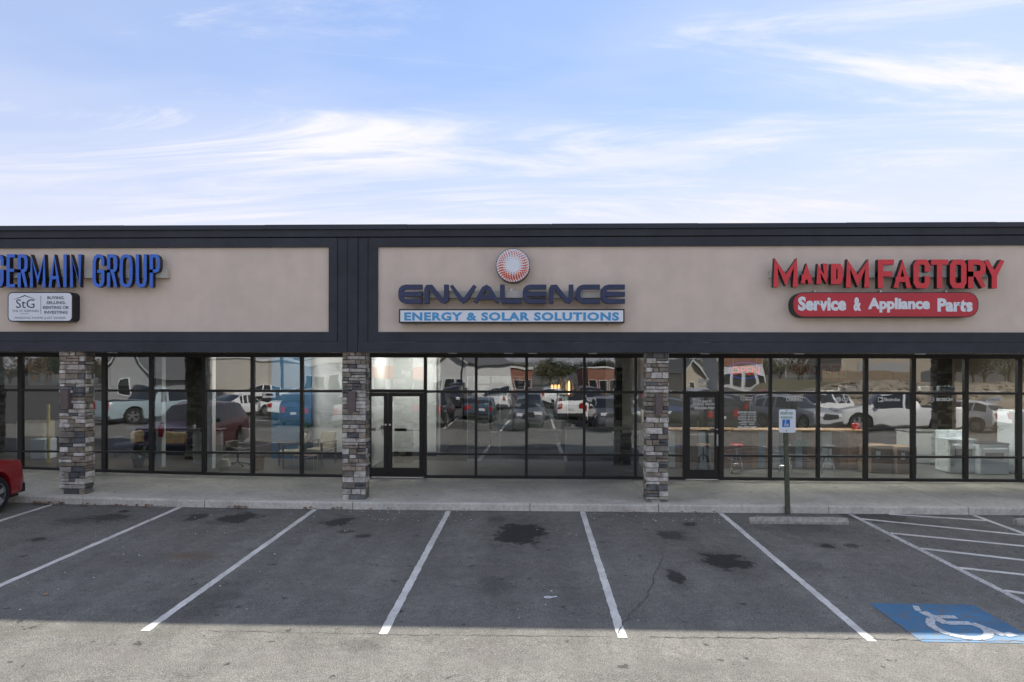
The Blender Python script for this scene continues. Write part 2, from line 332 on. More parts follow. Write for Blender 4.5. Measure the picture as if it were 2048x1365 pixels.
def link(name, me, parent=None, at=None):
    o = bpy.data.objects.new(name, me); COL.objects.link(o)
    if parent: o.parent = parent
    if at: o.location = at
    return o
def tag(o, label, cat=None, group=None, kind=None):
    o['label'] = label
    if cat: o['category'] = cat
    if group: o['group'] = group
    if kind: o['kind'] = kind
    return o
def struct(o): o['kind'] = 'structure'; return o
def thing(name, label, cat, loc=(0, 0, 0), rz=0, group=None):
    o = bpy.data.objects.new(name, None); COL.objects.link(o); o.location = loc; o.rotation_euler = (0, 0, rz); o.empty_display_size = 0.2
    return tag(o, label, cat, group)
def rise_fn(x, y, z): return (x, y, z + (rise(x) if z < 0.45 else 0))
def text_mesh(body, bold=0.0, spacing=1.0, align='CENTER'):
    c = bpy.data.curves.new('t', 'FONT'); c.body = body; c.align_x = align; c.size = 1; c.offset = bold; c.space_character = spacing; c.resolution_u = 3
    o = bpy.data.objects.new('t', c); COL.objects.link(o)
    dg = bpy.context.evaluated_depsgraph_get(); me = bpy.data.meshes.new_from_object(o.evaluated_get(dg)); bpy.data.objects.remove(o); bpy.data.curves.remove(c)
    return me
def text_box(name, body, x0, x1, z0, z1, y, m, parent=None, bold=0.0, spacing=1.0):
    """flat lettering filling the rectangle x0..x1, z0..z1 on the plane Y = y, facing the lot"""
    me = text_mesh(body, bold, spacing); xs = [v.co.x for v in me.vertices]; ys = [v.co.y for v in me.vertices]
    ax, bx, ay, by = min(xs), max(xs), min(ys), max(ys)
    for v in me.vertices:
        v.co = (x0 + (v.co.x - ax) / (bx - ax) * (x1 - x0), y, z0 + (v.co.y - ay) / (by - ay) * (z1 - z0))
    me.materials.clear(); me.materials.append(M(m)); me.name = name
    return link(name, me, parent)
def text_px(name, body, pa, pb, Y, m, parent=None, bold=0.0, spacing=1.0):
    x0, z1 = W(pa[0], pa[1], Y); x1, z0 = W(pb[0], pb[1], Y)
    return text_box(name, body, x0, x1, z0, z1, Y, m, parent, bold, spacing)
# ---------------------------------------------------------------- ground
def sheet(name, x0, x1, y0, y1, z, m, nx=1, ny=1, zf=zg, parent=None):
    b = MB(); xs = [x0 + (x1 - x0) * i / nx for i in range(nx + 1)]; ys = [y0 + (y1 - y0) * i / ny for i in range(ny + 1)]
    vs = [(x, y, zf(x, y) + z) for y in ys for x in xs]
    fs = [(j * (nx + 1) + i, j * (nx + 1) + i + 1, (j + 1) * (nx + 1) + i + 1, (j + 1) * (nx + 1) + i) for j in range(ny) for i in range(nx)]
    return b.add(vs, fs).build(name, m, parent)
def lot():
    xs = [-700, -200, -90, -40, -28] + [-24 + 0.75 * i for i in range(29)] + [0, 10, 25, 40, 90, 200, 700]
    ys = [-900, -300, -120, -60, -30, -15, -8, -4, 0, 4, 8, 11, YK + 0.05]
    def z(x, y):
        return max(zg(x, y), -1.5)
    vs = [(x, y, z(x, y)) for y in ys for x in xs]; n = len(xs)
    fs = [(j * n + i, j * n + i + 1, (j + 1) * n + i + 1, (j + 1) * n + i) for j in range(len(ys) - 1) for i in range(n - 1)]
    return struct(MB().add(vs, fs).build('parking_lot', 'asphalt'))
LOT = lot(); LOT['label'] = 'grey asphalt parking lot with oil stains'
mat('far_ground', (0.10, 0.095, 0.06), 0.95, var=0.2, vscale=0.4)
fg = MB().box(-700, 700, YK + 14, 900, -0.5, -0.05); struct(fg.build('ground_behind_building', 'far_ground'))
# sidewalk slab and kerb
XL, XR = -24.0, 17.5
def strip(name, y0, y1, z0, z1, m, cuts):
    for a, b in zip(cuts[:-1], cuts[1:]):
        mb = MB(); n = max(1, int((b - a) / 0.8)); g = 0.008
        for i in range(n):
            x0 = a + (b - a) * i / n + (g if i == 0 else 0); x1 = a + (b - a) * (i + 1) / n - (g if i == n - 1 else 0)
            vs = []
            for x in (x0, x1):
                r = rise(x); vs += [(x, y0, z0 + r), (x, y0 + 0.0, z1 - 0.02 + r), (x, y0 + 0.02, z1 + r), (x, y1, z1 + r), (x, y1, z0 + r)]
            mb.add(vs, [(0, 5, 6, 1), (1, 6, 7, 2), (2, 7, 8, 3), (3, 8, 9, 4), (0, 1, 2, 3, 4), (9, 8, 7, 6, 5)])
        yield mb.build(name, m)
kc = [XL] + [G(px, 1018)[0] for px in (-250, 140, 403, 707, 1060, 1312, 1640, 1905)] + [XR]
kerb = struct(bpy.data.objects.new('kerb', None)); COL.objects.link(kerb)
for o in strip('kerb_stone', YK, YK + 0.16, -0.15, SW, 'kerb_concrete', kc): o.parent = kerb
walk = struct(bpy.data.objects.new('sidewalk', None)); COL.objects.link(walk)
wc = [XL, -17.5, -10.45, -4.05, 2.5, 8.9, XR]
for o in strip('slab', YK + 0.163, YS + 0.04, -0.10, SW - 0.003, 'concrete', wc): o.parent = walk
# sub-base so that joints look dark
b = MB(); 
for i in range(40):
    x0, x1 = XL + (XR - XL) * i / 40, XL + (XR - XL) * (i + 1) / 40
    b.add([(x0, YK + 0.01, SW - 0.03 + rise(x0)), (x1, YK + 0.01, SW - 0.03 + rise(x1)), (x1, YS, SW - 0.03 + rise(x1)), (x0, YS, SW - 0.03 + rise(x0))], [(0, 1, 2, 3)])
b.build('slab_bed', 'joint_dark', walk)
# ---------------------------------------------------------------- markings
def ground_poly(name, pts, z, m, parent=None, sub=0.6, ragged=False):
    """quad strip p0,p1 -> p3,p2 laid on the asphalt, cut into short pieces so that it follows the slope"""
    (a, b_, c, d) = [Vector((*p, 0)) for p in pts]; n = max(1, int((d - a).length / sub)); vs = []; fs = []
    for i in range(n + 1):
        t = i / n
        for p in (a.lerp(d, t), b_.lerp(c, t)):
            if ragged: p = p + Vector((random.uniform(-.006, .006), random.uniform(-.006, .006), 0))
            vs.append((p.x, p.y, zg(p.x, p.y) + z))
    fs = [(2 * i, 2 * i + 1, 2 * i + 3, 2 * i + 2) for i in range(n)]
    # keep normals up
    if (b_ - a).cross(d - a).z < 0: fs = [f[::-1] for f in fs]
    return MB().add(vs, fs).build(name, m, parent)
def line(name, p, q, wd=0.105, z=0.004, m='line_white', parent=None):
    p, q = Vector(p), Vector(q); d = (q - p).normalized(); n = Vector((-d.y, d.x)) * wd / 2
    rg = p.y > 5 and 'line' in name
    return ground_poly(name, [p - n, p + n, q + n, q - n], z, m, parent, 0.09 if rg else 0.6, rg)
YE = G(990, 1273)[1]
marks = struct(bpy.data.objects.new('parking_markings', None)); COL.objects.link(marks)
for px, py in ((1438, 1024), (1165, 1024), (897, 1023), (632, 1018), (374, 1009), (119, 1005), (-150, 1000)):
    x, y = G(px, py); line('stall_line', (x, min(y, YK - 0.03)), (x, YE), parent=marks)
xa, ya = G(1690, 1024); line('stall_line', (xa, YK - 0.05), (xa, YE), m='line_worn', parent=marks)
xb, yb = G(1928, 1024); line('stall_line', (xb, YK - 0.05), (xb, YE), parent=marks)
for (p, q) in (((1748, 1015.5), (1966, 1041)), ((1714, 1037.4), (2035, 1069.5)), ((1767, 1065.4), (2048, 1092.8)), ((1826.5, 1095.5), (2048, 1121)), ((1888, 1133), (2048, 1150)), ((1970, 1176.5), (2048, 1187))):
    a, c = Vector(G(*p)), Vector(G(*q)); d = (c - a); a2 = a + d * ((xa + 0.05 - a.x) / d.x) if p[0] > 1750 else a; c2 = a + d * ((xb - 0.05 - a.x) / d.x)
    a2.y = min(a2.y, YK - 0.02)
    line('hatch_line', a2, c2, z=0.0025, parent=marks)
# accessible bay symbol
q = [G(1729, 1209), G(1958, 1208), G(2062, 1286), G(1824, 1286)]
x0 = (q[0][0] + q[3][0]) / 2 + 0.10; x1 = (q[1][0] + q[2][0]) / 2; y1 = (q[0][1] + q[1][1]) / 2; y0 = max((q[2][1] + q[3][1]) / 2, YE - 0.2)
ada = struct(bpy.data.objects.new('accessible_bay_marking', None)); COL.objects.link(ada)
ground_poly('blue_field', [(x0, y0), (x1, y0), (x1, y1), (x0, y1)], 0.004, 'paint_blue', ada)
wx, wy = x1 - x0, y1 - y0
def sym(pts, wd):
    for a, c in zip(pts[:-1], pts[1:]):
        line('symbol_stroke', (x0 + wx * a[0], y0 + wy * a[1]), (x0 + wx * c[0], y0 + wy * c[1]), wd, 0.0085 + 0.0006 * random.random(), 'paint_symbol', ada)
sym([(0.36, 0.86), (0.41, 0.84)], 0.19)
sym([(0.39, 0.76), (0.45, 0.44)], 0.12); sym([(0.43, 0.62), (0.63, 0.62)], 0.10); sym([(0.45, 0.46), (0.68, 0.46), (0.80, 0.17), (0.90, 0.21)], 0.11)
arc = [(0.38 + 0.0, 0.58)] + [(0.50 + 0.22 * math.cos(t), 0.34 + 0.25 * math.sin(t)) for t in [R(a) for a in range(140, 375, 20)]]
sym(arc, 0.10)
# cracks in the asphalt
def crack(name, pts, wd):
    ps = []
    for (a, c) in zip(pts[:-1], pts[1:]):
        a, c = Vector(G(*a)), Vector(G(*c)); n = max(2, int((c - a).length / 0.07))
        for i in range(n): ps.append(a.lerp(c, i / n) + Vector((random.uniform(-.022, .022), random.uniform(-.022, .022))))
    vs = []; fs = []
    for i, p in enumerate(ps):
        w_ = wd * random.uniform(0.3, 1.2); q = ps[min(i + 1, len(ps) - 1)] - ps[max(i - 1, 0)]; n = Vector((-q.y, q.x)).normalized() * w_ / 2
        for s in (-1, 1): vs.append((p.x + n.x * s, p.y + n.y * s, zg(p.x + n.x * s, p.y + n.y * s) + 0.0055))
    fs = [(2 * i, 2 * i + 2, 2 * i + 3, 2 * i + 1) for i in range(len(ps) - 1)]
    MB().add(vs, fs).build(name, 'joint_dark', LOT)
crack('crack', [(1327, 1108), (1310, 1150), (1296, 1190), (1262, 1228), (1243, 1252), (1238, 1274)], 0.014)
crack('crack', [(1300, 1275), (1500, 1276), (1850, 1281), (2080, 1284)], 0.014)
crack('crack', [(400, 1262), (800, 1270), (1235, 1275)], 0.010)
# wheel stops
def wheel_stop(xa_, xb_, y, label):
    z0 = zg(0, y); h = 0.12; mb = MB(); x0, x1 = xa_, xb_
    sec = [(-0.075, 0), (-0.075, 0.05), (-0.045, h), (0.045, h), (0.075, 0.05), (0.075, 0)]
    n = 14; vs = []; fs = []
    for i in range(n + 1):
        x = x0 + (x1 - x0) * i / n
        e = 0.03 if i in (0, n) else 0
        for a, c in sec: vs.append((x, y + a * (1 - e * 3) + random.uniform(-.004, .004), z0 + c * (1 - e * 2) + (random.uniform(-.008, .005) if c > 0 else 0)))
    k = len(sec)
    for i in range(n):
        for j in range(k - 1): fs.append((i * k + j, i * k + j + 1, (i + 1) * k + j + 1, (i + 1) * k + j))
    fs += [tuple(range(k - 1, -1, -1)), tuple(n * k + j for j in range(k))]
    tag(mb.add(vs, fs).build('wheel_stop', 'old_concrete'), label, 'wheel stop', 'concrete wheel stops')
xs0, ys0 = G(1500, 1048); xs1, _ = G(1694, 1048)
wheel_stop(xs0, xs1, ys0 + 0.06, 'weathered concrete wheel stop in front of the reserved parking sign')
xs2, _ = G(2026, 1049); wheel_stop(xs2, xs2 + 1.85, ys0 + 0.1, 'concrete wheel stop at the far right edge beyond the striped aisle')
# ---------------------------------------------------------------- building shell
BLD = thing('strip_mall_building', 'long one-storey retail strip with beige and navy fascia above stone columns and storefront glass', 'building', (0, 0, 0))
P = lambda name, mb, m, par=BLD, **k: mb.build(name, m, par, **k)
zt = lambda py: WZ(py, YF, 1010)
Z_TOP, Z_COP, Z_GR, Z_P1, Z_P0, Z_BOT = zt(449), zt(458.5), zt(474), zt(493.5), zt(664.5), zt(704)
YP = YF + 0.05                                                    # beige panel face, recessed
xl1 = WX(657, YF); xr0 = WX(755, YF)                              # panel edges
P('fascia_wall', MB().box(XL, XR, YP + 0.02, YF + 0.45, Z_BOT, Z_COP), 'navy_stucco')
P('stucco_panel', MB().box(XL + 0.1, xl1, YP, YP + 0.03, Z_P0, Z_P1), 'beige_stucco')
P('stucco_panel', MB().box(xr0, XR - 0.1, YP, YP + 0.03, Z_P0, Z_P1), 'beige_stucco')
g = 0.012
def frame_seg(x0, x1, z0, z1, y=YF): P('fascia_frame', MB().box(x0, x1, y, YP + 0.025, z0, z1), 'navy_stucco')
xA, xB, xC, xD = WX(675, YF), WX(695, YF), WX(715, YF), WX(735, YF)
frame_seg(XL, XR, Z_GR + g, Z_COP - 0.004, YF - 0.01)              # top band
frame_seg(XL, xA - g, Z_P1, Z_GR - g); frame_seg(xD + g, XR, Z_P1, Z_GR - g)
frame_seg(xl1, xA - g, Z_P0, Z_P1 - 0.001, YF + 0.001); frame_seg(xD + g, xr0, Z_P0, Z_P1 - 0.001, YF + 0.001)
Z_B2 = zt(684)
frame_seg(XL, xA - g, Z_B2 + 0.004, Z_P0 - 0.001); frame_seg(xD + g, XR, Z_B2 + 0.004, Z_P0 - 0.001)
frame_seg(XL, xB - g, Z_BOT - 0.01, Z_B2 - 0.002, YF - 0.004); frame_seg(xC + g, XR, Z_BOT - 0.01, Z_B2 - 0.002, YF - 0.004)
frame_seg(xA, xB - g, Z_B2, Z_GR - g, YF + 0.01); frame_seg(xC + g, xD, Z_B2, Z_GR - g, YF + 0.01)
frame_seg(xB, xC, Z_BOT - 0.012, Z_GR - g, YF - 0.006)
k = 0
x = XL
while x < XR:                                                     # metal coping in lengths
    x2 = min(x + 3.05, XR)
    P('coping', MB().box(x + 0.002, x2 - 0.002, YF - 0.05, YF + 0.5, Z_COP, Z_TOP - 0.004 * (k % 2)), 'navy_metal'); x = x2; k += 1
for a, c in ((740, 830), (960, 1010), (1100, 1250), (1330, 1440), (560, 640)):      # scuff marks on the bottom band
    n = 5
    for i in range(n):
        xa_ = WX(a + (c - a) * (i + random.random() * .6) / n, YF); zz = Z_B2 + random.uniform(-.015, -0.005)
        P('scuff_mark', MB().box(xa_, xa_ + random.uniform(.1, .4), YF - 0.0065, YF, zz, zz + random.uniform(.003, .006)), 'scuff')
# soffit: ribbed metal boards, and the header above the glass
ZS = Z_BOT + 0.012
x = XL; i = 0
P('soffit_backing', MB().box(XL, XR, YF + 0.46, YS + 0.1, ZS + 0.02, ZS + 0.06), 'joint_dark')
while x < XR:
    P('soffit_board', MB().box(x + 0.006, x + 0.30, YF + 0.452, YS + 0.09, ZS, ZS + 0.02), 'soffit_metal'); x += 0.306
P('soffit_drop', MB().box(XL, XR, YF + 0.03, YF + 0.451, ZS - 0.004, ZS + 0.03), 'soffit_metal')
P('roof', MB().box(XL, XR, YF + 0.46, YS + 13, Z_COP - 0.9, Z_COP - 0.75), 'concrete')
P('rear_wall', MB().box(XL, XR, YS + 12.8, YS + 13, 0, Z_COP - 0.9), 'concrete')
for xx in (XL, XR - 0.2): P('end_wall', MB().box(xx, xx + 0.2, YS + 0.1, YS + 12.8, 0, Z_COP - 0.9), 'beige_stucco')
for px in (905, 1017, 1065, 1185, 225, 1410, 1598, 1840):
    X = WX(px, 16.4)
    P('soffit_light', MB().lathe([(0.10, -0.02), (0.12, 0.0)], (X, 16.4, ZS - 0.002), n=14), 'sign_white')
# ---------------------------------------------------------------- stone columns
def column(px0, px1, detail, sconce=None):
    x0, x1 = (WX(px0, 14.5), WX(px1, 14.5)) if detail else (px0, px1)
    y0, y1 = 14.5, 14.86; zb = SW + rise((x0 + x1) / 2) - 0.02; ztop = ZS - 0.006
    c = MB().box(x0 + 0.045, x1 - 0.045, y0 + 0.045, y1 - 0.045, zb, ztop).build('stone_column', 'mortar', BLD)
    rest = MB(); zz = zb
    while zz < ztop - 0.03:
        h = random.choice((0.065, 0.08, 0.09, 0.10, 0.12, 0.135)); h = min(h, ztop - zz)
        if ztop - zz - h < 0.05: h = ztop - zz
        for side in range(4):
            wdt = (x1 - x0) if side % 2 == 0 else (y1 - y0); t = 0.0; off = 0.0 if (side % 2 == 0) else 0.05
            lo, hi = off, wdt - off
            t = lo
            while t < hi - 0.001:
                wd = random.uniform(0.10, 0.36); 
                if hi - t - wd < 0.09: wd = hi - t
                out = random.uniform(-0.012, 0.022); j = lambda: random.uniform(-0.004, 0.004)
                if random.random() < 0.16 and h > 0.11: parts_ = [(zz, zz + h * .5), (zz + h * .5, zz + h)]
                else: parts_ = [(zz, zz + h)]
                for (za, zc_) in parts_:
                    gp = 0.0055; ch = 0.012
                    a0, a1 = t + gp, t + wd - gp
                    vs = []
                    for (dep, ins) in ((0.05, 0), (-out + 0.006, 0), (-out - 0.004, ch)):
                        for (a, z_) in ((a0 + ins, za + gp + ins * .8), (a1 - ins, za + gp + ins * .8), (a1 - ins, zc_ - gp - ins * .8), (a0 + ins, zc_ - gp - ins * .8)):
                            a_, d_, z2 = a + j(), dep + (j() * 1.6 if dep < 0.04 else 0), min(z_ + j() * .6, ztop)
                            if side == 0: vs.append((x0 + a_, y0 + d_, z2))
                            elif side == 1: vs.append((x1 - d_, y0 + a_, z2))
                            elif side == 2: vs.append((x1 - a_, y1 - d_, z2))
                            else: vs.append((x0 + d_, y1 - a_, z2))
                    fs = [(8, 9, 10, 11)] + [(4 * k_ + i_, 4 * k_ + (i_ + 1) % 4, 4 * k_ + 4 + (i_ + 1) % 4, 4 * k_ + 4 + i_) for k_ in range(2) for i_ in range(4)]
                    mi = random.choices(range(9), SW_)[0]
                    if detail and side == 0: MB().add(vs, fs).build('stone', STONES[mi], c)
                    else: rest.add(vs, fs, mi)
                t += wd
        zz += h
    o = rest.build('stonework', STONES, c); o['kind'] = 'stuff'
    if sconce:
        xa_, za = W(sconce[0], sconce[2], 14.42); xb_, zb_ = W(sconce[1], sconce[3], 14.42)
        lm = MB().bbox(xa_, xb_, 14.385, 14.52, zb_, za, 0.012).build('wall_lamp', 'lamp_brown', c)
        MB().box(xa_ + 0.015, xb_ - 0.015, 14.40, 14.48, zb_ - 0.004, zb_ + 0.01).build('lamp_lens', 'sign_white', lm)
    return c
column(118.5, 168.5, True, (121, 137, 780, 818))
column(684.5, 731.5, True, (696, 711, 783, 823.5))
column(1292.5, 1337, True, (1310.5, 1325.5, 789, 829))
column(-16.5, -16.0, False); column(11.6, 12.1, False)
# ---------------------------------------------------------------- storefront
def xs(px): return WX(px, YS)
ZH = WZ(716, YS, 1024); ZR1a, ZR1b = WZ(781.5, YS), WZ(786.5, YS); ZM = WZ(909, YS); FD = 0.055
def vbar(px0, px1, z0, z1, par=BLD, name='mullion', y0=-FD, y1=FD): return P(name, MB().box(xs(px0), xs(px1), YS + y0, YS + y1, z0, z1).warp(rise_fn), 'bronze_frame', par)
def hbar(xa_, xb_, z0, z1, par=BLD, name='rail', y0=-FD + 0.004, y1=FD - 0.004):
    mb = MB(); n = max(1, int((xb_ - xa_) / 1.2))
    for i in range(n): mb.box(xa_ + (xb_ - xa_) * i / n, xa_ + (xb_ - xa_) * (i + 1) / n, YS + y0, YS + y1, z0, z1)
    return P(name, mb.warp(rise_fn), 'bronze_frame', par)
P('header', MB().box(XL, XR, YS - FD, YS + FD + 0.05, ZH, ZS + 0.019), 'bronze_frame')
ZB = SW + 0.07
def pane(xa_, xb_, z0, z1, par=BLD, y=0.0):
    cx_, cz_ = (xa_ + xb_) / 2, (z0 + z1) / 2
    mb = MB().box(xa_ - cx_, xb_ - cx_, -0.004, 0.006, z0 - cz_, z1 - cz_)
    mb.m = [1, 1, 0, 1, 1, 1]
    o = mb.build('pane', ['glass_face', 'glass_body'], par, at=(cx_, YS + y, cz_))
    o.rotation_euler = (R(random.uniform(-0.13, 0.13)), 0, R(random.uniform(-0.28, 0.28)))
    return o
left = [(-420, -412), (-330, -322), (-235, -227), (-140, -132), (-60, -52), (38, 47), (125, 131), (205.5, 214), (300, 307.5), (405.5, 413), (502.5, 509.5), (601, 607.5), (686, 692)]
cent = [(848, 854), (950, 955), (1050.5, 1056), (1166, 1171), (1269, 1273.5), (1298, 1304)]
right = [(1437.5, 1447), (1537.5, 1543), (1633, 1639), (1727, 1735), (1821.5, 1830), (1927, 1935), (2033, 2042), (2140, 2148), (2250, 2258)]
for a, c in left + cent + right: vbar(a, c, SW, ZH - 0.001)
def bay(a, c, mid=True, rails=True):
    xa_, xb_ = xs(a), xs(c)
    r = rise((xa_ + xb_) / 2)
    hbar(xa_, xb_, SW + 0.0, ZB, name='sill')
    hbar(xa_, xb_, ZR1b, ZR1a)
    if mid: hbar(xa_, xb_, ZM - 0.025, ZM + 0.025)
    pane(xa_ - 0.005, xb_ + 0.005, ZR1a - 0.01, ZH + 0.01)
    if mid: pane(xa_ - 0.005, xb_ + 0.005, ZM + 0.015, ZR1b + 0.01); pane(xa_ - 0.005, xb_ + 0.005, ZB - 0.01 + r, ZM - 0.015)
    else: pane(xa_ - 0.005, xb_ + 0.005, ZB - 0.01 + r, ZR1b + 0.01)
for seq, mids in ((left, [1] * 20), (cent, [1, 1, 1, 1, 1]), (right, [1] * 20)):
    for (a, b_), (c, d), mm in zip(seq[:-1], seq[1:], mids): bay(b_, c, bool(mm))
bay(1336, 1366)                                    # narrow light beside the right-hand column
vbar(1330, 1336, SW, ZH - 0.001); vbar(1366, 1371.5, SW, ZH - 0.001)
def door(a, c, name, pull_side, pair_x=None):
    """aluminium glass door between photo columns a..c"""
    xa_, xb_ = xs(a), xs(c); d = MB(); st = 0.10; zt_ = ZR1b - 0.005; y0, y1 = YS - 0.03, YS + 0.03
    o = thing_part(name)
    for (p, q_) in ((xa_, xa_ + st), (xb_ - st, xb_)): MB().box(p, q_, y0, y1, SW + 0.012, zt_).build('stile', 'bronze_frame', o)
    MB().box(xa_ + st, xb_ - st, y0 + 0.002, y1 - 0.002, zt_ - 0.09, zt_).build('top_rail', 'bronze_frame', o)
    MB().box(xa_ + st, xb_ - st, y0 + 0.002, y1 - 0.002, SW + 0.012, SW + 0.25).build('bottom_rail', 'bronze_frame', o)
    pane(xa_ + st - 0.006, xb_ - st + 0.006, SW + 0.24, zt_ - 0.08, o)
    return o, xa_ + st, xb_ - st
def thing_part(name):
    o = bpy.data.objects.new(name, None); COL.objects.link(o); o.parent = BLD; return o
# centre pair of doors
vbar(739, 742.5, SW, ZH - 0.001)
hbar(xs(742.5), xs(848), ZR1b - 0.0, ZR1a + 0.02); pane(xs(742.5), xs(848), ZR1a + 0.01, ZH + 0.01)
for (a, c) in ((715, 776), (777, 847)):
    o, xa_, xb_ = door(a, c, 'glass_door', 1)
    zb_ = WZ(862, YS); MB().box(xa_ - 0.03, xb_ + 0.03, YS + 0.035, YS + 0.075, zb_ - 0.012, zb_ + 0.012).build('push_bar', 'steel', o)
    MB().box(xa_ + 0.05, xa_ + 0.36, YS + 0.034, YS + 0.10, zb_ - 0.03, zb_ + 0.04).build('push_pad', 'black_metal', o)
    kx = xb_ + 0.05 if a == 715 else xa_ - 0.05
    MB().lathe([(0.028, -0.012), (0.028, 0)], (kx, YS - 0.031, WZ(851, YS)), 'Y', 14).build('lock', 'chrome', o)
    if a != 715: MB().box(xb_ + 0.02, xb_ + 0.06, YS - 0.10, YS - 0.03, WZ(874, YS), WZ(866, YS)).build('pull_handle', 'black_metal', o)
# right-hand shop door
hbar(xs(1371.5), xs(1437.5), ZR1b - 0.02, ZR1a); pane(xs(1371.5), xs(1437.5), ZR1a - 0.01, ZH + 0.01)
o, xa_, xb_ = door(1371.8, 1437.2, 'shop_door', 1)
zb_ = WZ(868, YS); MB().box(xa_ + 0.02, xb_ + 0.02, YS + 0.035, YS + 0.07, zb_ - 0.015, zb_ + 0.015).build('push_bar', 'steel', o)
MB().box(xb_ + 0.03, xb_ + 0.07, YS - 0.10, YS - 0.03, WZ(889, YS), WZ(866, YS)).build('pull_handle', 'steel', o)
MB().lathe([(0.022, -0.012), (0.022, 0)], (xb_ + 0.055, YS - 0.031, WZ(857, YS)), 'Y', 12).build('lock', 'chrome', o)
# window lettering (part of the building's glass)
yl = YS - 0.012
DEC = [('M and M', (1397, 800), (1423, 805.5), .03), ('Factory Service', (1386, 806), (1432, 812), .03), ('704-550-9459', (1388, 814), (1431, 819.5), .04),
       ('814', (1397, 757), (1415, 767.5), .05), ('SUITE 2', (1398, 769.5), (1415, 774), .03),
       ('BUSINESS HOURS', (1475.5, 823), (1512.5, 827.5), .02), ('704-550-9459', (1475.5, 852.5), (1513.5, 857.5), .05),
       ('VIKING', (1576, 796), (1602, 801.5), .04), ('LG', (1684, 796), (1696, 803), .03), ('Electrolux', (1768.5, 796), (1801, 803), .03), ('BOSCH', (1873, 796), (1905, 803), .05),
       ('General', (1491.5, 794), (1505, 797), .02), ('Electric', (1491.5, 798), (1504.5, 801), .02)]
for t_, a, c, bo in DEC: text_px('window_lettering', t_, a, c, yl, 'print_white', BLD, bo + 0.02)
def strokes(pa, pb, py0, py1):
    """a line of print too small to read in the photograph: word-sized strokes, no characters"""
    x0, z1 = W(pa, py0, yl); x1, z0 = W(pb, py1, yl)
    MB().add([(x0, yl, z0), (x1, yl, z0), (x1, yl, z1), (x0, yl, z1)], [(0, 1, 2, 3)]).build('window_print', 'print_white', BLD)
for i, x_ in enumerate((1480, 1476.5, 1475, 1477, 1482, 1477.5, 1481)):
    y_ = 829.6 + 3.15 * i; strokes(x_, 1493, y_, y_ + 1.3)
    for p_, q_ in (((1495.2, 1500.8), (1502.4, 1505), (1506.6, 1512.2)) if i < 5 else ((1498.2, 1509.2),)): strokes(p_, q_, y_, y_ + 1.3)
text_px('window_lettering', 'Thank You For Not Smoking', (644, 821.5), (684, 825.5), yl, 'print_white', BLD, 0.02)
text_px('window_lettering', 'By Surveillance Cameras', (650, 833), (684.5, 836.3), yl, 'print_white', BLD, 0.02)
for p_, q_ in ((642.5, 650), (652, 659.5), (661, 668), (669.5, 684)): strokes(p_, q_, 829, 831)
def ring(px, py, r_px, inner, m='print_white'):
    X, Z = W(px, py, yl); r = r_px / F * YS; n = 24; vs = []
    for rr in (r, r * inner):
        for i in range(n): t = 2 * math.pi * i / n; vs.append((X + rr * math.cos(t), yl, Z + rr * math.sin(t)))
    MB().add(vs, [(i, (i + 1) % n, n + (i + 1) % n, n + i) for i in range(n)]).build('window_emblem', m, BLD)
    return X, Z, r
X, Z, r = ring(1486, 797.5, 5.3, 0.86); text_box('window_emblem', 'GE', X - r * .6, X + r * .6, Z - r * .5, Z + r * .5, yl, 'print_white', BLD)
X, Z, r = ring(1677, 799.5, 5.2, 0.02); text_box('window_emblem', 'L', X - r * .2, X + r * .4, Z - r * .5, Z + r * .5, yl - 0.002, 'print_grey', BLD)
X, Z, r = ring(1863.5, 799.5, 5.2, 0.82); text_box('window_emblem', 'H', X - r * .5, X + r * .5, Z - r * .4, Z + r * .4, yl, 'print_white', BLD)
X, Z = W(1761.5, 799.5, yl); r = 5 / F * YS
MB().add([(X - r, yl, Z - r), (X + r, yl, Z - r), (X + r, yl, Z + r), (X - r, yl, Z + r)], [(0, 1, 2, 3)]).build('window_emblem', 'print_white', BLD)
MB().add([(X - .05, yl - .002, Z - .045), (X + .05, yl - .002, Z), (X - .05, yl - .002, Z + .045)], [(0, 1, 2)]).build('window_emblem', 'letter_black', BLD)
X, Z = W(1988, 800, yl); vs = [(X + 0.205 * math.cos(t) , yl, Z + 0.062 * math.sin(t) + 0.03 * math.cos(t)) for t in [2 * math.pi * i / 28 for i in range(28)]]
MB().add(vs, [tuple(range(28))]).build('window_emblem', 'print_white', BLD); text_box('window_emblem', 'SAMSUNG', X - .15, X + .15, Z - .022, Z + .022, yl - .002, 'print_grey', BLD)
x0_, z0_ = W(1573, 794.5, yl); x1_, z1_ = W(1605, 802.8, yl)
for (a, b_, c, d) in ((x0_, x1_, z0_ - .012, z0_), (x0_, x1_, z1_, z1_ + .012), (x0_, x0_ + .012, z1_ + .012, z0_ - .012), (x1_ - .012, x1_, z1_ + .012, z0_ - .012)):
    MB().add([(a, yl, c), (b_, yl, c), (b_, yl, d), (a, yl, d)], [(0, 1, 2, 3)]).build('window_emblem', 'print_white', BLD)
for (px, py) in ((1428, 853), (1428, 860)):
    X, Z = W(px, py, yl); MB().add([(X - .09, yl, Z - .03), (X + .09, yl, Z - .03), (X + .09, yl, Z + .03), (X - .09, yl, Z + .03)], [(0, 1, 2, 3)]).build('window_sticker', 'print_grey', BLD)
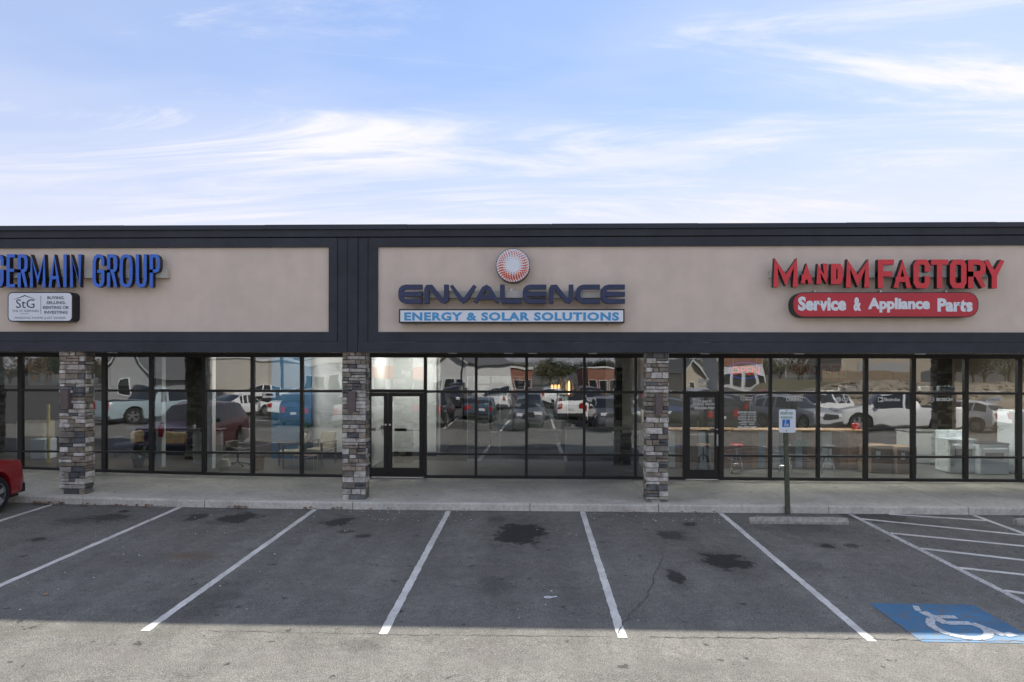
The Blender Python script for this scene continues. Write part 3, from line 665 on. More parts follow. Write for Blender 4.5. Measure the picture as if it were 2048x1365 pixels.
# ---------------------------------------------------------------- channel-letter signs
def rnd(pts): return pts
OVAL = [(0.5 + 0.5 * math.copysign(abs(math.cos(t)) ** 0.62, math.cos(t)), 0.5 + 0.5 * math.copysign(abs(math.sin(t)) ** 0.62, math.sin(t))) for t in [2 * math.pi * i / 24 for i in range(24)]]
BOWL = [(0, 1), (.6, 1), (.86, .96), (1, .86), (1, .64), (.86, .53), (.6, .49), (0, .49)]
GL = {
 'E': ([[(1, 1), (0, 1), (0, 0), (1, 0)], [(0, .52), (.85, .52)]]), 'R': ([[(0, 0)] + BOWL, [(.5, .49), (1, 0)]]), 'P': ([[(0, 0)] + BOWL]),
 'M': ([[(0, 0), (0, 1), (.5, .18), (1, 1), (1, 0)]]), 'A': ([[(0, 0), (.5, 1), (1, 0)], [(.17, .27), (.83, .27)]]), 'I': ([[(.5, 0), (.5, 1)]]),
 'N': ([[(0, 0), (0, 1), (1, 0), (1, 1)]]), 'O': ([OVAL + ['c']]), 'U': ([[(0, 1), (0, .2), (.08, .07), (.28, 0), (.72, 0), (.92, .07), (1, .2), (1, 1)]]),
 'G': ([[(1, .74), (1, .86), (.86, .97), (.6, 1), (.4, 1), (.14, .95), (0, .8), (0, .2), (.14, .05), (.4, 0), (.6, 0), (.86, .04), (1, .16), (1, .48), (.55, .48)]]),
 'V': ([[(0, 1), (.5, 0), (1, 1)]]), 'L': ([[(0, 1), (0, .12), (.06, 0), (1, 0)]]), 'T': ([[(0, 1), (1, 1)], [(.5, .96), (.5, 0)]]), 'Y': ([[(0, 1), (.5, .42), (1, 1)], [(.5, .5), (.5, 0)]]),
 'F': ([[(0, 0), (0, 1), (1, 1)], [(0, .5), (.85, .5)]]), 'D': ([[(0, 0), (0, 1), (.78, 1), (1, .84), (1, .16), (.78, 0), 'c']]),
 'C': ([[(1, .7), (1, .86), (.82, 1), (.18, 1), (0, .86), (0, .14), (.18, 0), (.82, 0), (1, .14), (1, .3)]]),
 'o8': ([[(0, .14), (0, .86), (.18, 1), (.82, 1), (1, .86), (1, .14), (.82, 0), (.18, 0), 'c']]),
 'e': ([[(1, 1), (.28, 1), (.12, .94), (.03, .82), (0, .66), (0, .34), (.03, .18), (.12, .06), (.28, 0), (1, 0)], [(.05, .5), (1, .5)]]),
 'c': ([[(1, 1), (.28, 1), (.12, .94), (.03, .82), (0, .66), (0, .34), (.03, .18), (.12, .06), (.28, 0), (1, 0)]]),
 'n': ([[(0, 0), (0, .84), (.05, .98), (.22, 1), (.75, .06), (.9, 0), (1, .12), (1, 1)]]),
 'v': ([[(0, 1), (.42, .1), (.5, 0), (.6, .1), (1, 1)]]), 'a': ([[(0, 0), (.38, .88), (.5, 1), (.62, .88), (1, 0)], [(.2, .28), (.8, .28)]]),
}
def letter(ch, x0, x1, z0, z1, y0, y1, t, face, parent):
    mb = MB(); wv, hv = x1 - x0, z1 - z0
    for si, st in enumerate(GL[ch]):
        closed = st[-1] == 'c'; pts = [Vector((x0 + t / 2 + p[0] * (wv - t), z0 + t / 2 + p[1] * (hv - t))) for p in (st[:-1] if closed else st)]
        n = len(pts); Lf, Rt = [], []
        for i, p in enumerate(pts):
            pv = pts[i - 1] if (i > 0 or closed) else None; nx_ = pts[(i + 1) % n] if (i < n - 1 or closed) else None
            d0 = (p - pv).normalized() if pv else None; d1 = (nx_ - p).normalized() if nx_ else None
            if d0 is None: d0 = d1
            if d1 is None: d1 = d0
            n0 = Vector((-d0.y, d0.x)); n1 = Vector((-d1.y, d1.x)); m_ = n0 + n1
            if m_.length < 1e-4: m_ = n0
            m_.normalize(); k_ = min(1 / max(m_.dot(n0), 0.2), 2.6) * t / 2
            ext = Vector((0, 0))
            if not closed and i == 0: ext = -d1 * t / 2
            if not closed and i == n - 1: ext = d0 * t / 2
            for arr, s in ((Lf, 1), (Rt, -1)):
                q_ = p + m_ * k_ * s + ext; q_.x = min(max(q_.x, x0), x1); q_.y = min(max(q_.y, z0), z1); arr.append(q_)
        yf = y0 + 0.0012 * si; m2 = n if closed else n - 1
        vs = [(q_.x, yf, q_.y) for q_ in Lf] + [(q_.x, yf, q_.y) for q_ in Rt] + [(q_.x, y1, q_.y) for q_ in Lf] + [(q_.x, y1, q_.y) for q_ in Rt]
        fr = [(i, n + i, n + (i + 1) % n, (i + 1) % n) for i in range(m2)]
        sd_ = []
        for i in range(m2):
            j = (i + 1) % n; sd_ += [(i, j, 2 * n + j, 2 * n + i), (n + i, 3 * n + i, 3 * n + j, n + j)]
        if not closed: sd_ += [(0, 2 * n, 3 * n, n), (n - 1, 2 * n - 1, 4 * n - 1, 3 * n - 1)]
        mb.add(vs, fr, 0); mb.add(vs, sd_, 1)
    return mb.build('letter', [face, 'letter_black'], parent)
def word(items, pyt, pyb, Y, depth, tpx, face, parent):
    for ch, a, c, *zz in items:
        t_, b_ = (zz[0], zz[1]) if zz else (pyt, pyb)
        x0, z1 = W(a, t_, Y); x1, z0 = W(c, b_, Y)
        letter(ch, x0, x1, z0, z1, Y, Y + depth, tpx / F * Y, face, parent)
YLt = 14.17
def boxpx(a, c, t_, b_, Y0, Y1):
    x0, z1 = W(a, t_, Y0); x1, z0 = W(c, b_, Y0); return x0, x1, Y0, Y1, z0, z1
sg = thing('channel_letter_sign', 'blue channel letters reading GERMAIN GROUP on a cream raceway', 'sign')
word([('G', -17, 7), ('E', 13, 29.8), ('R', 35.3, 55), ('M', 59.8, 91), ('A', 97, 120.5), ('I', 126, 133.5), ('N', 140, 162.3), ('G', 185, 208.5), ('R', 214, 234.5), ('O', 239, 265), ('U', 271.5, 293.2), ('P', 299.5, 320)], 509, 575, YLt + 0.04, 0.11, 6.6, 'letter_blue', sg)
MB().bbox(*boxpx(-60, 334, 538.5, 556, YLt + 0.15, YP), 0.01).build('raceway', 'raceway_cream', sg)
sg = thing('channel_letter_sign', 'glossy navy channel letters reading ENVALENCE on a cream raceway', 'sign')
word([('e', 796.5, 844), ('n', 848.5, 897), ('v', 899.5, 952.5), ('a', 947, 998.5), ('L', 1000, 1043), ('e', 1045.5, 1092.7), ('n', 1098, 1147), ('c', 1152, 1200), ('e', 1202, 1250)], 569.5, 607.5, YLt, 0.12, 9.3, 'letter_navy', sg)
MB().bbox(*boxpx(835, 1215, 582, 596, YLt + 0.12, YP), 0.01).build('raceway', 'raceway_cream', sg)
for px in (1023, 1200): X, Z = W(px, 580.5, YP - 0.03); MB().box(X - .025, X + .025, YP - 0.03, YP, Z - .025, Z + .03).build('bracket', 'steel', sg)
sg = thing('channel_letter_sign', 'red block channel letters reading MANDM FACTORY on a raceway', 'sign')
word([('M', 1547, 1596, 516.5, 574.5), ('A', 1601, 1625.5, 527, 568), ('N', 1633, 1656, 527.5, 568.5), ('D', 1662, 1685.6, 528, 569), ('M', 1692, 1739, 518.5, 575.5), ('F', 1756, 1788), ('A', 1787, 1822.5), ('C', 1827, 1860), ('T', 1862, 1896.5), ('o8', 1900, 1933), ('R', 1936.5, 1971.5), ('Y', 1969, 2009)], 519.5, 577, YLt + 0.03, 0.12, 10.2, 'letter_red', sg)
MB().bbox(*boxpx(1541, 1985, 542, 555, YLt + 0.15, YP), 0.01).build('raceway', 'raceway_cream', sg)
X, Z = W(1540, 549, YP - 0.05); MB().path([(X, YP, Z - .06), (X, YP - .05, Z - .04), (X - .02, YP - .05, Z + .04), (X, YP, Z + .06)], 0.012).build('conduit', 'steel', sg)
# box signs
def rounded(x0, x1, z0, z1, r, n=6):
    p = []
    for cx_, cz_, a in ((x1 - r, z0 + r, -90), (x1 - r, z1 - r, 0), (x0 + r, z1 - r, 90), (x0 + r, z0 + r, 180)):
        for i in range(n + 1): t = R(a + 90 * i / n); p.append((cx_ + r * math.cos(t), cz_ + r * math.sin(t)))
    return p
YB = 14.22
def cabinet(label, a, c, t_, b_, rpx, face, body='letter_black', edge=0.022, Y=YB):
    s = thing('box_sign', label, 'sign'); x0, z1 = W(a, t_, Y); x1, z0 = W(c, b_, Y); r = rpx / F * Y
    MB().prism(rounded(x0, x1, z0, z1, r), Y, YP).build('cabinet', body, s)
    MB().prism(rounded(x0 + edge, x1 - edge, z0 + edge, z1 - edge, max(r - edge, 0.005)), Y - 0.004, Y + 0.004).build('face', face, s)
    return s
s = cabinet('light blue lettered white box sign reading ENERGY & SOLAR SOLUTIONS', 798, 1249, 618.5, 646.5, 0.6, 'sign_white', edge=0.028)
text_px('lettering', 'ENERGY & SOLAR SOLUTIONS', (808.5, 625), (1238, 642), YB - 0.007, 'print_blue', s, 0.045, 1.12)
for px in (832, 1022, 1215):
    for py in (616.5, 649): X, Z = W(px, py, YP - .03); MB().box(X - .02, X + .02, YP - .03, YP, Z - .03, Z + .03).build('bracket', 'raceway_cream', s)
s = cabinet('rounded red box sign reading Service & Appliance Parts', 1585, 1957, 585, 635, 22, 'sign_red', edge=0.016)
text_px('lettering', 'Service', (1596, 593.5), (1692.5, 622), YB - 0.007, 'print_white', s, 0.05)
text_px('lettering', '&', (1707, 595), (1722.5, 622.5), YB - 0.007, 'print_white', s, 0.05)
text_px('lettering', 'Appliance', (1736, 596), (1860, 625.5), YB - 0.007, 'print_white', s, 0.05)
text_px('lettering', 'Parts', (1875, 597), (1945.5, 624), YB - 0.007, 'print_white', s, 0.05)
for px in (1629, 1760, 1891): X, Z = W(px, 583.5, YP - .06); MB().box(X - .02, X + .02, YP - .09, YP, Z - .03, Z + .02).build('bracket', 'steel', s)
s = cabinet('small white box sign with roof emblem and slogan below the blue letters', 15.5, 145.5, 584.5, 644, 10, 'sign_white')
tp = lambda t_, a, c, m='print_grey', b_=0.0: text_px('lettering', t_, a, c, YB - 0.007, m, s, b_)
for i, (t_, a, c) in enumerate((('BUYING.', 94.5, 129), ('SELLING.', 93, 131.5), ('RENTING OR', 86, 138), ('INVESTING', 88.5, 135))): tp(t_, (a, 593 + 9.7 * i), (c, 599 + 9.7 * i), 'print_grey', 0.03)
tp('FINDING HOME JUST EASIER', (29.5, 634), (131.5, 639.5)); tp('THE ST GERMAIN', (24, 620), (77, 624.5)); tp('GROUP', (42, 627), (58, 629)); tp('StG', (32, 599), (69, 616.5), 'print_navy')
yv = YB - 0.007; pv = lambda *ps: MB().add([(W(a, c, yv)[0], yv, W(a, c, yv)[1]) for a, c in ps], [tuple(range(len(ps)))]).build('roof_emblem', 'print_navy', s)
pv((23, 601), (47.5, 591.5), (48, 590), (48, 593.5)); pv((48, 593.5), (48, 590), (76.5, 601), (48.5, 592.4))
pv((81.2, 592), (82, 592), (82, 628), (81.2, 628))
# round emblem sign
s = thing('round_sign', 'round white emblem sign with rings of orange dots above the navy letters', 'sign')
X, Z = W(1025.8, 531.2, YB); r = 34.2 / F * YB
MB().lathe([(r, 0), (r, YP - YB)], (X, YB, Z), 'Y', 48).build('cabinet', 'letter_black', s)
MB().lathe([(r * 0.965, -0.004), (r * 0.965, 0.003)], (X, YB, Z), 'Y', 48).build('face', 'sign_white', s)
dots = MB(); 
for k_, (rr, n_, sz) in enumerate(((.43, 18, .020), (.53, 22, .030), (.63, 26, .040), (.73, 30, .043), (.82, 34, .038), (.91, 38, .028))):
    for i in range(n_):
        t = 2 * math.pi * (i + 0.5 * (k_ % 2)) / n_ + 0.1 * k_; lowr = 1.0 + 0.25 * (-math.sin(t))
        c_ = (X + r * rr * math.cos(t), Z + r * rr * math.sin(t)); q_ = sz * r * 1.3 * lowr
        dots.add([(c_[0] + q_ * math.cos(2 * math.pi * j / 10), YB - 0.0065, c_[1] + q_ * math.sin(2 * math.pi * j / 10)) for j in range(10)], [tuple(range(10))])
o = dots.build('dot_pattern', 'print_orange', s); o['kind'] = 'stuff'
# ---------------------------------------------------------------- reserved parking sign
xb_, yb_ = G(1567, 1023); yb_ = min(yb_, YK - 0.06)
s = thing('parking_sign', 'reserved parking sign with blue wheelchair symbol on a leaning green post', 'sign', (0, 0, 0))
xt, zt_ = W(1571, 845, yb_); zpt = W(1571, 824, yb_)[1]
pst = MB().box(-0.042, 0.042, -0.035, 0.035, 0, 1); pst.warp(lambda x, y, z: (xb_ + x + (xt - xb_) * z * 1.08, yb_ + y, zg(xb_, yb_) - 0.03 + z * (zpt + 0.03)))
pst.build('post', 'post_green', s)
x0_, z1_ = W(1556.5, 819, yb_); x1_, z0_ = W(1589.5, 865.5, yb_); yp = yb_ - 0.042
MB().prism(rounded(x0_, x1_, z0_, z1_, 0.035), yp - 0.004, yp + 0.004).build('sign_plate', 'print_white', s)
def sp(name, m, *ps, y=yp - 0.006): return MB().add([(W(a, c, y)[0], y, W(a, c, y)[1]) for a, c in ps], [tuple(range(len(ps)))]).build(name, m, s)
text_px('lettering', 'RESERVED', (1561, 824.5), (1586, 829.5), yp - 0.006, 'print_green', s, 0.03); text_px('lettering', 'PARKING', (1562, 833), (1585, 838), yp - 0.006, 'print_green', s, 0.03)
sp('symbol_field', 'ada_blue', (1564.5, 854.5), (1580, 854.5), (1580, 839.5), (1564.5, 839.5))
ys_ = yp - 0.008
X, Z = W(1572, 849.4, ys_); r = 0.036
MB().add([(X + rr * math.cos(R(a)), ys_, Z + rr * math.sin(R(a))) for rr in (r, r * .68) for a in range(140, 401, 20)], [(i, i + 1, 15 + i, 14 + i) for i in range(13)]).build('wheelchair_symbol', 'print_white', s)
sp('wheelchair_symbol', 'print_white', (1570.6, 848), (1572, 848), (1572, 843), (1570.6, 843), y=ys_); sp('wheelchair_symbol', 'print_white', (1571, 849), (1576, 849), (1577.5, 852.6), (1576.4, 852.8), (1575, 849.9), (1571, 849.9), y=ys_)
sp('wheelchair_symbol', 'print_white', (1570.2, 842.6), (1572.3, 842.6), (1572.3, 840.8), (1570.2, 840.8), y=ys_)
for py in (822, 862): X, Z = W(1573, py, yp); MB().lathe([(0.012, -0.010), (0.012, 0)], (X, yp, Z), 'Y', 8).build('bolt', 'dark_metal', s)
# ---------------------------------------------------------------- interiors
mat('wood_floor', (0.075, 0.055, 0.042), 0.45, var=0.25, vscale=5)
mat('vinyl_floor', (0.13, 0.115, 0.098), 0.5, var=0.18, vscale=4)
mat('shop_floor', (0.13, 0.128, 0.12), 0.35, var=0.2, vscale=3)
mat('wall_white', (0.72, 0.73, 0.73), 0.85, var=0.02)
mat('wall_grey', (0.42, 0.43, 0.43), 0.85, var=0.03)
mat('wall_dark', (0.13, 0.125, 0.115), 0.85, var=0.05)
mat('wall_blue', (0.05, 0.15, 0.27), 0.8, var=0.03)
mat('ceiling_tile', (0.62, 0.62, 0.60), 0.9, var=0.03)
mat('light_panel', (0.8, 0.8, 0.8), 0.5, emit=(1, 0.97, 0.92), estr=6.5)
mat('blind', (0.58, 0.62, 0.58), 0.8, var=0.03)
mat('navy_fabric', (0.012, 0.018, 0.045), 0.9, var=0.2)
mat('tan_fabric', (0.27, 0.20, 0.11), 0.9, var=0.15)
mat('cream_fabric', (0.40, 0.36, 0.27), 0.9, var=0.1)
mat('wood_brown', (0.16, 0.09, 0.05), 0.5, var=0.25, vscale=8)
mat('wood_oak', (0.36, 0.22, 0.12), 0.55, var=0.22, vscale=7)
mat('wood_tan', (0.28, 0.16, 0.085), 0.6, var=0.25, vscale=6)
mat('board_white', (0.52, 0.55, 0.55), 0.6, var=0.12)
mat('board_bluegrey', (0.28, 0.34, 0.38), 0.6, var=0.12)
mat('laminate_grey', (0.36, 0.37, 0.36), 0.5, var=0.03)
mat('slate_panel', (0.055, 0.06, 0.085), 0.5, var=0.05)
mat('door_navy', (0.012, 0.02, 0.04), 0.5)
mat('enamel_white', (0.74, 0.79, 0.82), 0.2, coat=0.3)
mat('cardboard', (0.27, 0.18, 0.11), 0.85, var=0.12)
mat('plant_green', (0.035, 0.09, 0.025), 0.6, var=0.3)
mat('red_plastic', (0.40, 0.02, 0.015), 0.4)
mat('yellow_paint', (0.55, 0.40, 0.05), 0.5)
mat('brass', (0.55, 0.38, 0.15), 0.3, metal=1.0)
mat('filament', (0.9, 0.6, 0.3), 0.5, emit=(1.0, 0.55, 0.22), estr=0.8)
mat('neon_red', (0.6, 0.05, 0.03), 0.4, emit=(1, 0.10, 0.05), estr=0.12)
mat('neon_blue', (0.05, 0.08, 0.5), 0.4, emit=(0.08, 0.15, 1), estr=0.12)
mat('banner_cream', (0.86, 0.78, 0.60), 0.8, var=0.04)
mat('oven_glass', (0.10, 0.11, 0.12), 0.1)
YI = YS + 0.045; YBK = YS + 11.5
XP1, XP2 = xs(708), xs(1318)
FL = lambda X: SW + rise(X)
def sloped_floor(name, x0, x1, m):
    n = 16; mb = MB()
    for i in range(n):
        a, c = x0 + (x1 - x0) * i / n, x0 + (x1 - x0) * (i + 1) / n
        mb.add([(a, YI, FL(a)), (c, YI, FL(c)), (c, YBK, FL(c)), (a, YBK, FL(a))], [(0, 1, 2, 3)])
    P(name, mb, m)
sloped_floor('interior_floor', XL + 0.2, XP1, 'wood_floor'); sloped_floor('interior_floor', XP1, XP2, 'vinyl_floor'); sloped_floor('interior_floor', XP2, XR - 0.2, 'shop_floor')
ZC = ZH + 0.40
P('inner_header', MB().box(XL + 0.2, XR - 0.2, YI + 0.061, YI + 0.118, ZH + 0.005, ZC), 'wall_grey')
cl = P('interior_ceiling', MB().box(XL + 0.2, XR - 0.2, YI + 0.12, YBK, ZC, ZC + 0.05), 'ceiling_tile')
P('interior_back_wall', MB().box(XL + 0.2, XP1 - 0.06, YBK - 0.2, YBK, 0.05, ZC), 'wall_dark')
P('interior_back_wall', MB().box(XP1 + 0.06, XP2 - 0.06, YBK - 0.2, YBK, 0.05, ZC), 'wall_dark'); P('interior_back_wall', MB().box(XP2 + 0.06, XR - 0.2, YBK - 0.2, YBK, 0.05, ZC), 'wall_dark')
for X in (XP1, XP2): P('partition_wall', MB().box(X - 0.06, X + 0.06, YI + 0.12, YBK, 0.05, ZC), 'wall_white')
for (a, y) in ((-12.5, 19.5), (-7, 19.2), (-10, 23), (-3.6, 20.2), (5.5, 18.9), (8.0, 18.9), (10.5, 18.7), (12.5, 18.4), (9, 21.5), (5.5, 24.5), (9, 24.5)):
    MB().box(a - 0.6, a + 0.6, y - 0.3, y + 0.3, ZC - 0.015, ZC - 0.003).build('ceiling_light', 'light_panel', cl)
# left office: walls
xw = lambda px, Y: WX(px, Y)
P('blue_wall', MB().box(xw(543, 20.5), xw(622, 20.5), 20.5, 20.65, 0.1, ZC - 0.002), 'wall_blue'); P('office_wall', MB().box(xw(622, 20.8), XP1 - 0.06, 20.8, 20.95, 0.1, ZC - 0.002), 'wall_white')
P('baseboard', MB().box(xw(622, 20.8), XP1 - 0.07, 20.77, 20.8, FL(-6), FL(-6) + 0.12), 'black_metal')
for px in (318, 419): X = xw(px, 18.3); P('interior_post', MB().box(X - 0.08, X + 0.08, 18.3, 18.5, FL(X) - 0.05, ZC), 'wall_white')
for (a, c) in ((-60, 38), (47, 125), (131, 205), (214, 300)):
    x0, x1 = xs(a) + 0.05, xs(c) - 0.05; bl = P('roller_blind', MB().box(x0, x1, YS + 0.10, YS + 0.108, WZ(773, YS), ZH - 0.01), 'blind'); MB().tube((x0, YS + 0.104, WZ(773, YS)), (x1, YS + 0.104, WZ(773, YS)), 0.014).build('blind_bar', 'wall_white', bl)
# left office: furniture
def furn(name, label, cat, X, Y, rz=0): return thing(name, label, cat, (X, Y, FL(X)), rz)
X = xw(318, 19.6)
t = furn('sofa', 'dark navy sofa with tan cushions behind the left office window', 'sofa', xw(315, 20.2), 20.2)
MB().bbox(-1.15, 1.15, -0.42, 0.42, 0.12, 0.44, 0.05).build('seat', 'navy_fabric', t); MB().bbox(-1.15, 1.15, 0.22, 0.46, 0.40, 0.86, 0.06).build('backrest', 'navy_fabric', t)
for s_ in (-1, 1): MB().bbox(s_ * 1.2 - 0.12, s_ * 1.2 + 0.12, -0.42, 0.44, 0.12, 0.64, 0.05).build('arm', 'navy_fabric', t)
for s_ in (-1, 1): MB().tube((s_ * 1.1, -0.3, 0), (s_ * 1.1, -0.3, 0.13), 0.025).build('leg', 'wood_brown', t)
for i, (px, lb) in enumerate(((273, 'tan square cushion at the left end of the navy sofa'), (336, 'tan square cushion at the middle of the navy sofa'), (358, 'tan square cushion at the right end of the navy sofa'))):
    X = xw(px, 19.95); o = MB().bbox(-0.2, 0.2, -0.06, 0.06, 0, 0.36, 0.05).build('cushion', 'tan_fabric', at=(X, 20.0, FL(X) + 0.44)); o.rotation_euler = (R(-14), R(random.uniform(-12, 12)), 0); tag(o, lb, 'cushion', 'cushions on the navy sofa')
X = xw(412, 18.9); t = furn('reception_desk', 'light grey curved reception desk with dark top in the left office', 'desk', X, 18.9)
vs = [(0.42 * math.cos(R(a)), -0.30 * math.sin(R(a)) + 0.15) for a in range(0, 181, 15)]
MB().add([(x, y, 0.03) for x, y in vs] + [(x, y, 0.98) for x, y in vs], [(i, i + 1, len(vs) + i + 1, len(vs) + i)[::-1] for i in range(len(vs) - 1)] + [tuple(range(len(vs), 2 * len(vs)))]).build('curved_front', 'laminate_grey', t)
MB().box(-0.46, 0.46, -0.18, 0.3, 0.985, 1.02).build('desk_top', 'black_metal', t); MB().box(-0.40, 0.40, 0.16, 0.2, 0.02, 0.97).build('back_panel', 'laminate_grey', t)
o = MB().lathe([(0.030, 0), (0.042, 0.11)], (0, 0, 0), n=14).build('paper_cup', 'print_white', at=(X - 0.36, 18.95, FL(X) + 1.021)); tag(o, 'small white cup on the reception desk', 'cup')
t = thing('telephone', 'black desk telephone on the reception desk', 'telephone', (X + 0.05, 18.9, FL(X) + 1.021)); MB().bbox(-0.12, 0.12, -0.09, 0.09, 0, 0.06, 0.01).build('base', 'black_metal', t); MB().box(-0.13, -0.06, -0.09, 0.09, 0.06, 0.09).build('handset', 'black_metal', t); MB().box(0, 0.09, -0.093, -0.09, 0.01, 0.05).build('display', 'sign_white', t)
X = xw(322, 18.22); t = thing('fire_extinguisher', 'red fire extinguisher hanging on the white post', 'extinguisher', (X, 18.22, FL(X) + 0.85))
MB().lathe([(0.06, 0), (0.065, 0.03), (0.065, 0.28), (0.03, 0.34)], n=16).build('cylinder', 'red_plastic', t); MB().box(-0.02, 0.07, -0.015, 0.015, 0.34, 0.39).build('valve_handle', 'black_metal', t); MB().path([(0.05, 0, 0.36), (0.09, 0, 0.28), (0.08, 0, 0.1)], 0.01).build('hose', 'black_metal', t)
X = xw(476, 18.9); t = furn('office_chair', 'grey office chair with looped arms beside the reception desk', 'chair', X, 18.9, R(-40))
MB().bbox(-0.25, 0.25, -0.25, 0.25, 0.45, 0.53, 0.04).build('seat', 'black_metal', t); MB().bbox(-0.23, 0.23, 0.22, 0.27, 0.6, 1.05, 0.02).build('backrest', 'laminate_grey', t); MB().tube((0, 0, 0.1), (0, 0, 0.45), 0.03).build('gas_stem', 'dark_metal', t)
for i in range(5): a = 2 * math.pi * i / 5; MB().tube((0, 0, 0.11), (0.3 * math.cos(a), 0.3 * math.sin(a), 0.05), 0.02, 0.014).build('base_arm', 'dark_metal', t); MB().lathe([(0.03, -0.015), (0.03, 0.015)], (0.3 * math.cos(a), 0.3 * math.sin(a), 0.03), 'X', 10).build('castor', 'black_metal', t)
for s_ in (-1, 1): MB().path([(s_ * 0.25, -0.15, 0.5), (s_ * 0.31, -0.2, 0.66), (s_ * 0.31, 0.12, 0.68), (s_ * 0.26, 0.22, 0.62)], 0.018).build('arm', 'laminate_grey', t)
def armchair(px, Y, rz, label):
    X = xw(px, Y); t = furn('armchair', label, 'armchair', X, Y, rz)
    MB().bbox(-0.29, 0.29, -0.28, 0.28, 0.36, 0.46, 0.03).build('seat', 'cream_fabric', t); b_ = MB().bbox(-0.28, 0.28, -0.04, 0.04, 0, 0.48, 0.03).build('backrest', 'cream_fabric', t, at=(0, 0.27, 0.44)); b_.rotation_euler = (R(-14), 0, 0)
    for s_ in (-1, 1):
        MB().box(s_ * 0.32 - 0.02, s_ * 0.32 + 0.02, -0.3, -0.25, 0, 0.64).build('leg', 'wood_brown', t); MB().box(s_ * 0.32 - 0.02, s_ * 0.32 + 0.02, 0.28, 0.33, 0, 0.64).build('leg', 'wood_brown', t)
        MB().box(s_ * 0.32 - 0.03, s_ * 0.32 + 0.03, -0.32, 0.34, 0.641, 0.67).build('armrest', 'wood_brown', t)
armchair(583, 19.0, R(-60), 'cream armchair with wooden arms nearest the blue wall'); armchair(640, 19.6, R(-25), 'cream armchair with wooden arms against the white wall')
X = xw(612, 18.6); t = furn('side_table', 'low metal side table in front of the armchairs', 'table', X, 18.6)
MB().box(-0.3, 0.3, -0.2, 0.2, 0.36, 0.385).build('table_top', 'wood_brown', t)
for a, c in ((-1, -1), (1, -1), (-1, 1), (1, 1)): MB().tube((a * 0.27, c * 0.17, 0), (a * 0.27, c * 0.17, 0.36), 0.012).build('leg', 'steel', t)
def plant(px, Y, z, label, pot='wall_white', s_=1.0):
    X = xw(px, Y); t = thing('potted_plant', label, 'plant', (X, Y, z)); MB().lathe([(0.07 * s_, 0), (0.10 * s_, 0.16 * s_), (0.09 * s_, 0.16 * s_)], n=14).build('pot', pot, t); lf = MB()
    for i in range(46):
        a = random.uniform(0, 6.28); el = random.uniform(0.25, 1.4); L_ = s_ * random.uniform(0.2, 0.42); d = Vector((math.cos(a) * math.cos(el), math.sin(a) * math.cos(el), math.sin(el))); b0 = Vector((0, 0, 0.15 * s_)); sd_ = d.cross(Vector((0, 0, 1))).normalized() * 0.028 * s_
        m_ = b0 + d * L_ * 0.6; e_ = b0 + d * L_ + Vector((0, 0, -0.10 * s_)); lf.add([b0, m_ + sd_, e_, m_ - sd_], [(0, 1, 2, 3)])
    lf.build('foliage', 'plant_green', t)
plant(614, 20.3, FL(-7.5) + 0.62, 'leafy plant on the stand between the armchairs', 'wall_white', 1.2); X = xw(614, 20.3)
t = furn('plant_stand', 'small dark stand holding a plant between the armchairs', 'stand', X, 20.3); MB().box(-0.16, 0.16, -0.15, 0.15, 0.585, 0.62).build('stand_top', 'wood_brown', t)
for a, c in ((-1, -1), (1, -1), (-1, 1), (1, 1)): MB().tube((a * 0.13, c * 0.12, 0), (a * 0.13, c * 0.12, 0.585), 0.014).build('leg', 'wood_brown', t)
plant(277, 18.25, FL(-10), 'potted plant in a navy pot on the office floor', 'navy_fabric', 1.5); plant(768, 19.4, SW + 0.86, 'green plant on a ledge behind the glass doors', 'wall_white', 0.8)
X = xw(450, 18.1); t = furn('handbag', 'tan slouching handbag on the floor beside the reception desk', 'handbag', X, 18.1); MB().lathe([(0.16, 0), (0.17, 0.12), (0.11, 0.3), (0.06, 0.32)], n=12).build('bag', 'cream_fabric', t); MB().path([(-0.07, 0, 0.3), (-0.06, 0, 0.46), (0.06, 0, 0.46), (0.07, 0, 0.3)], 0.01).build('strap', 'cream_fabric', t)
X = xw(518, 18.3); o = MB().lathe([(0.12, 0), (0.15, 0.36), (0.145, 0.36), (0.115, 0.02)], n=18).build('wastebasket', 'brass', at=(X, 18.3, FL(X))); tag(o, 'brass wastebasket beside the blue wall', 'basket')
X = xw(88, 19.2); t = furn('drawer_unit', 'pale blue drawer unit behind the left window', 'drawers', X, 19.2); MB().box(-0.22, 0.22, -0.22, 0.22, 0.02, 0.58).build('carcass', 'enamel_white', t)
for i in range(3): MB().box(-0.2, 0.2, -0.235, -0.22, 0.05 + 0.18 * i, 0.21 + 0.18 * i).build('drawer', 'enamel_white', t)
X = xw(72, 20.6); t = furn('filing_cabinet', 'beige filing cabinet behind the far left window', 'cabinet', X, 20.6); MB().box(-0.42, 0.42, -0.25, 0.25, 0.0, 0.95).build('carcass', 'cream_fabric', t)
for s_ in (-1, 1): MB().box(s_ * 0.2 - 0.18, s_ * 0.2 + 0.18, -0.265, -0.25, 0.5, 0.9).build('drawer', 'cream_fabric', t)
X = xw(97, 18.4); o = MB().box(-0.03, 0.03, -0.03, 0.03, 0, 1.62).build('upright_post', 'yellow_paint', at=(X, 18.4, FL(X))); tag(o, 'tall yellow post standing behind the left window', 'post')
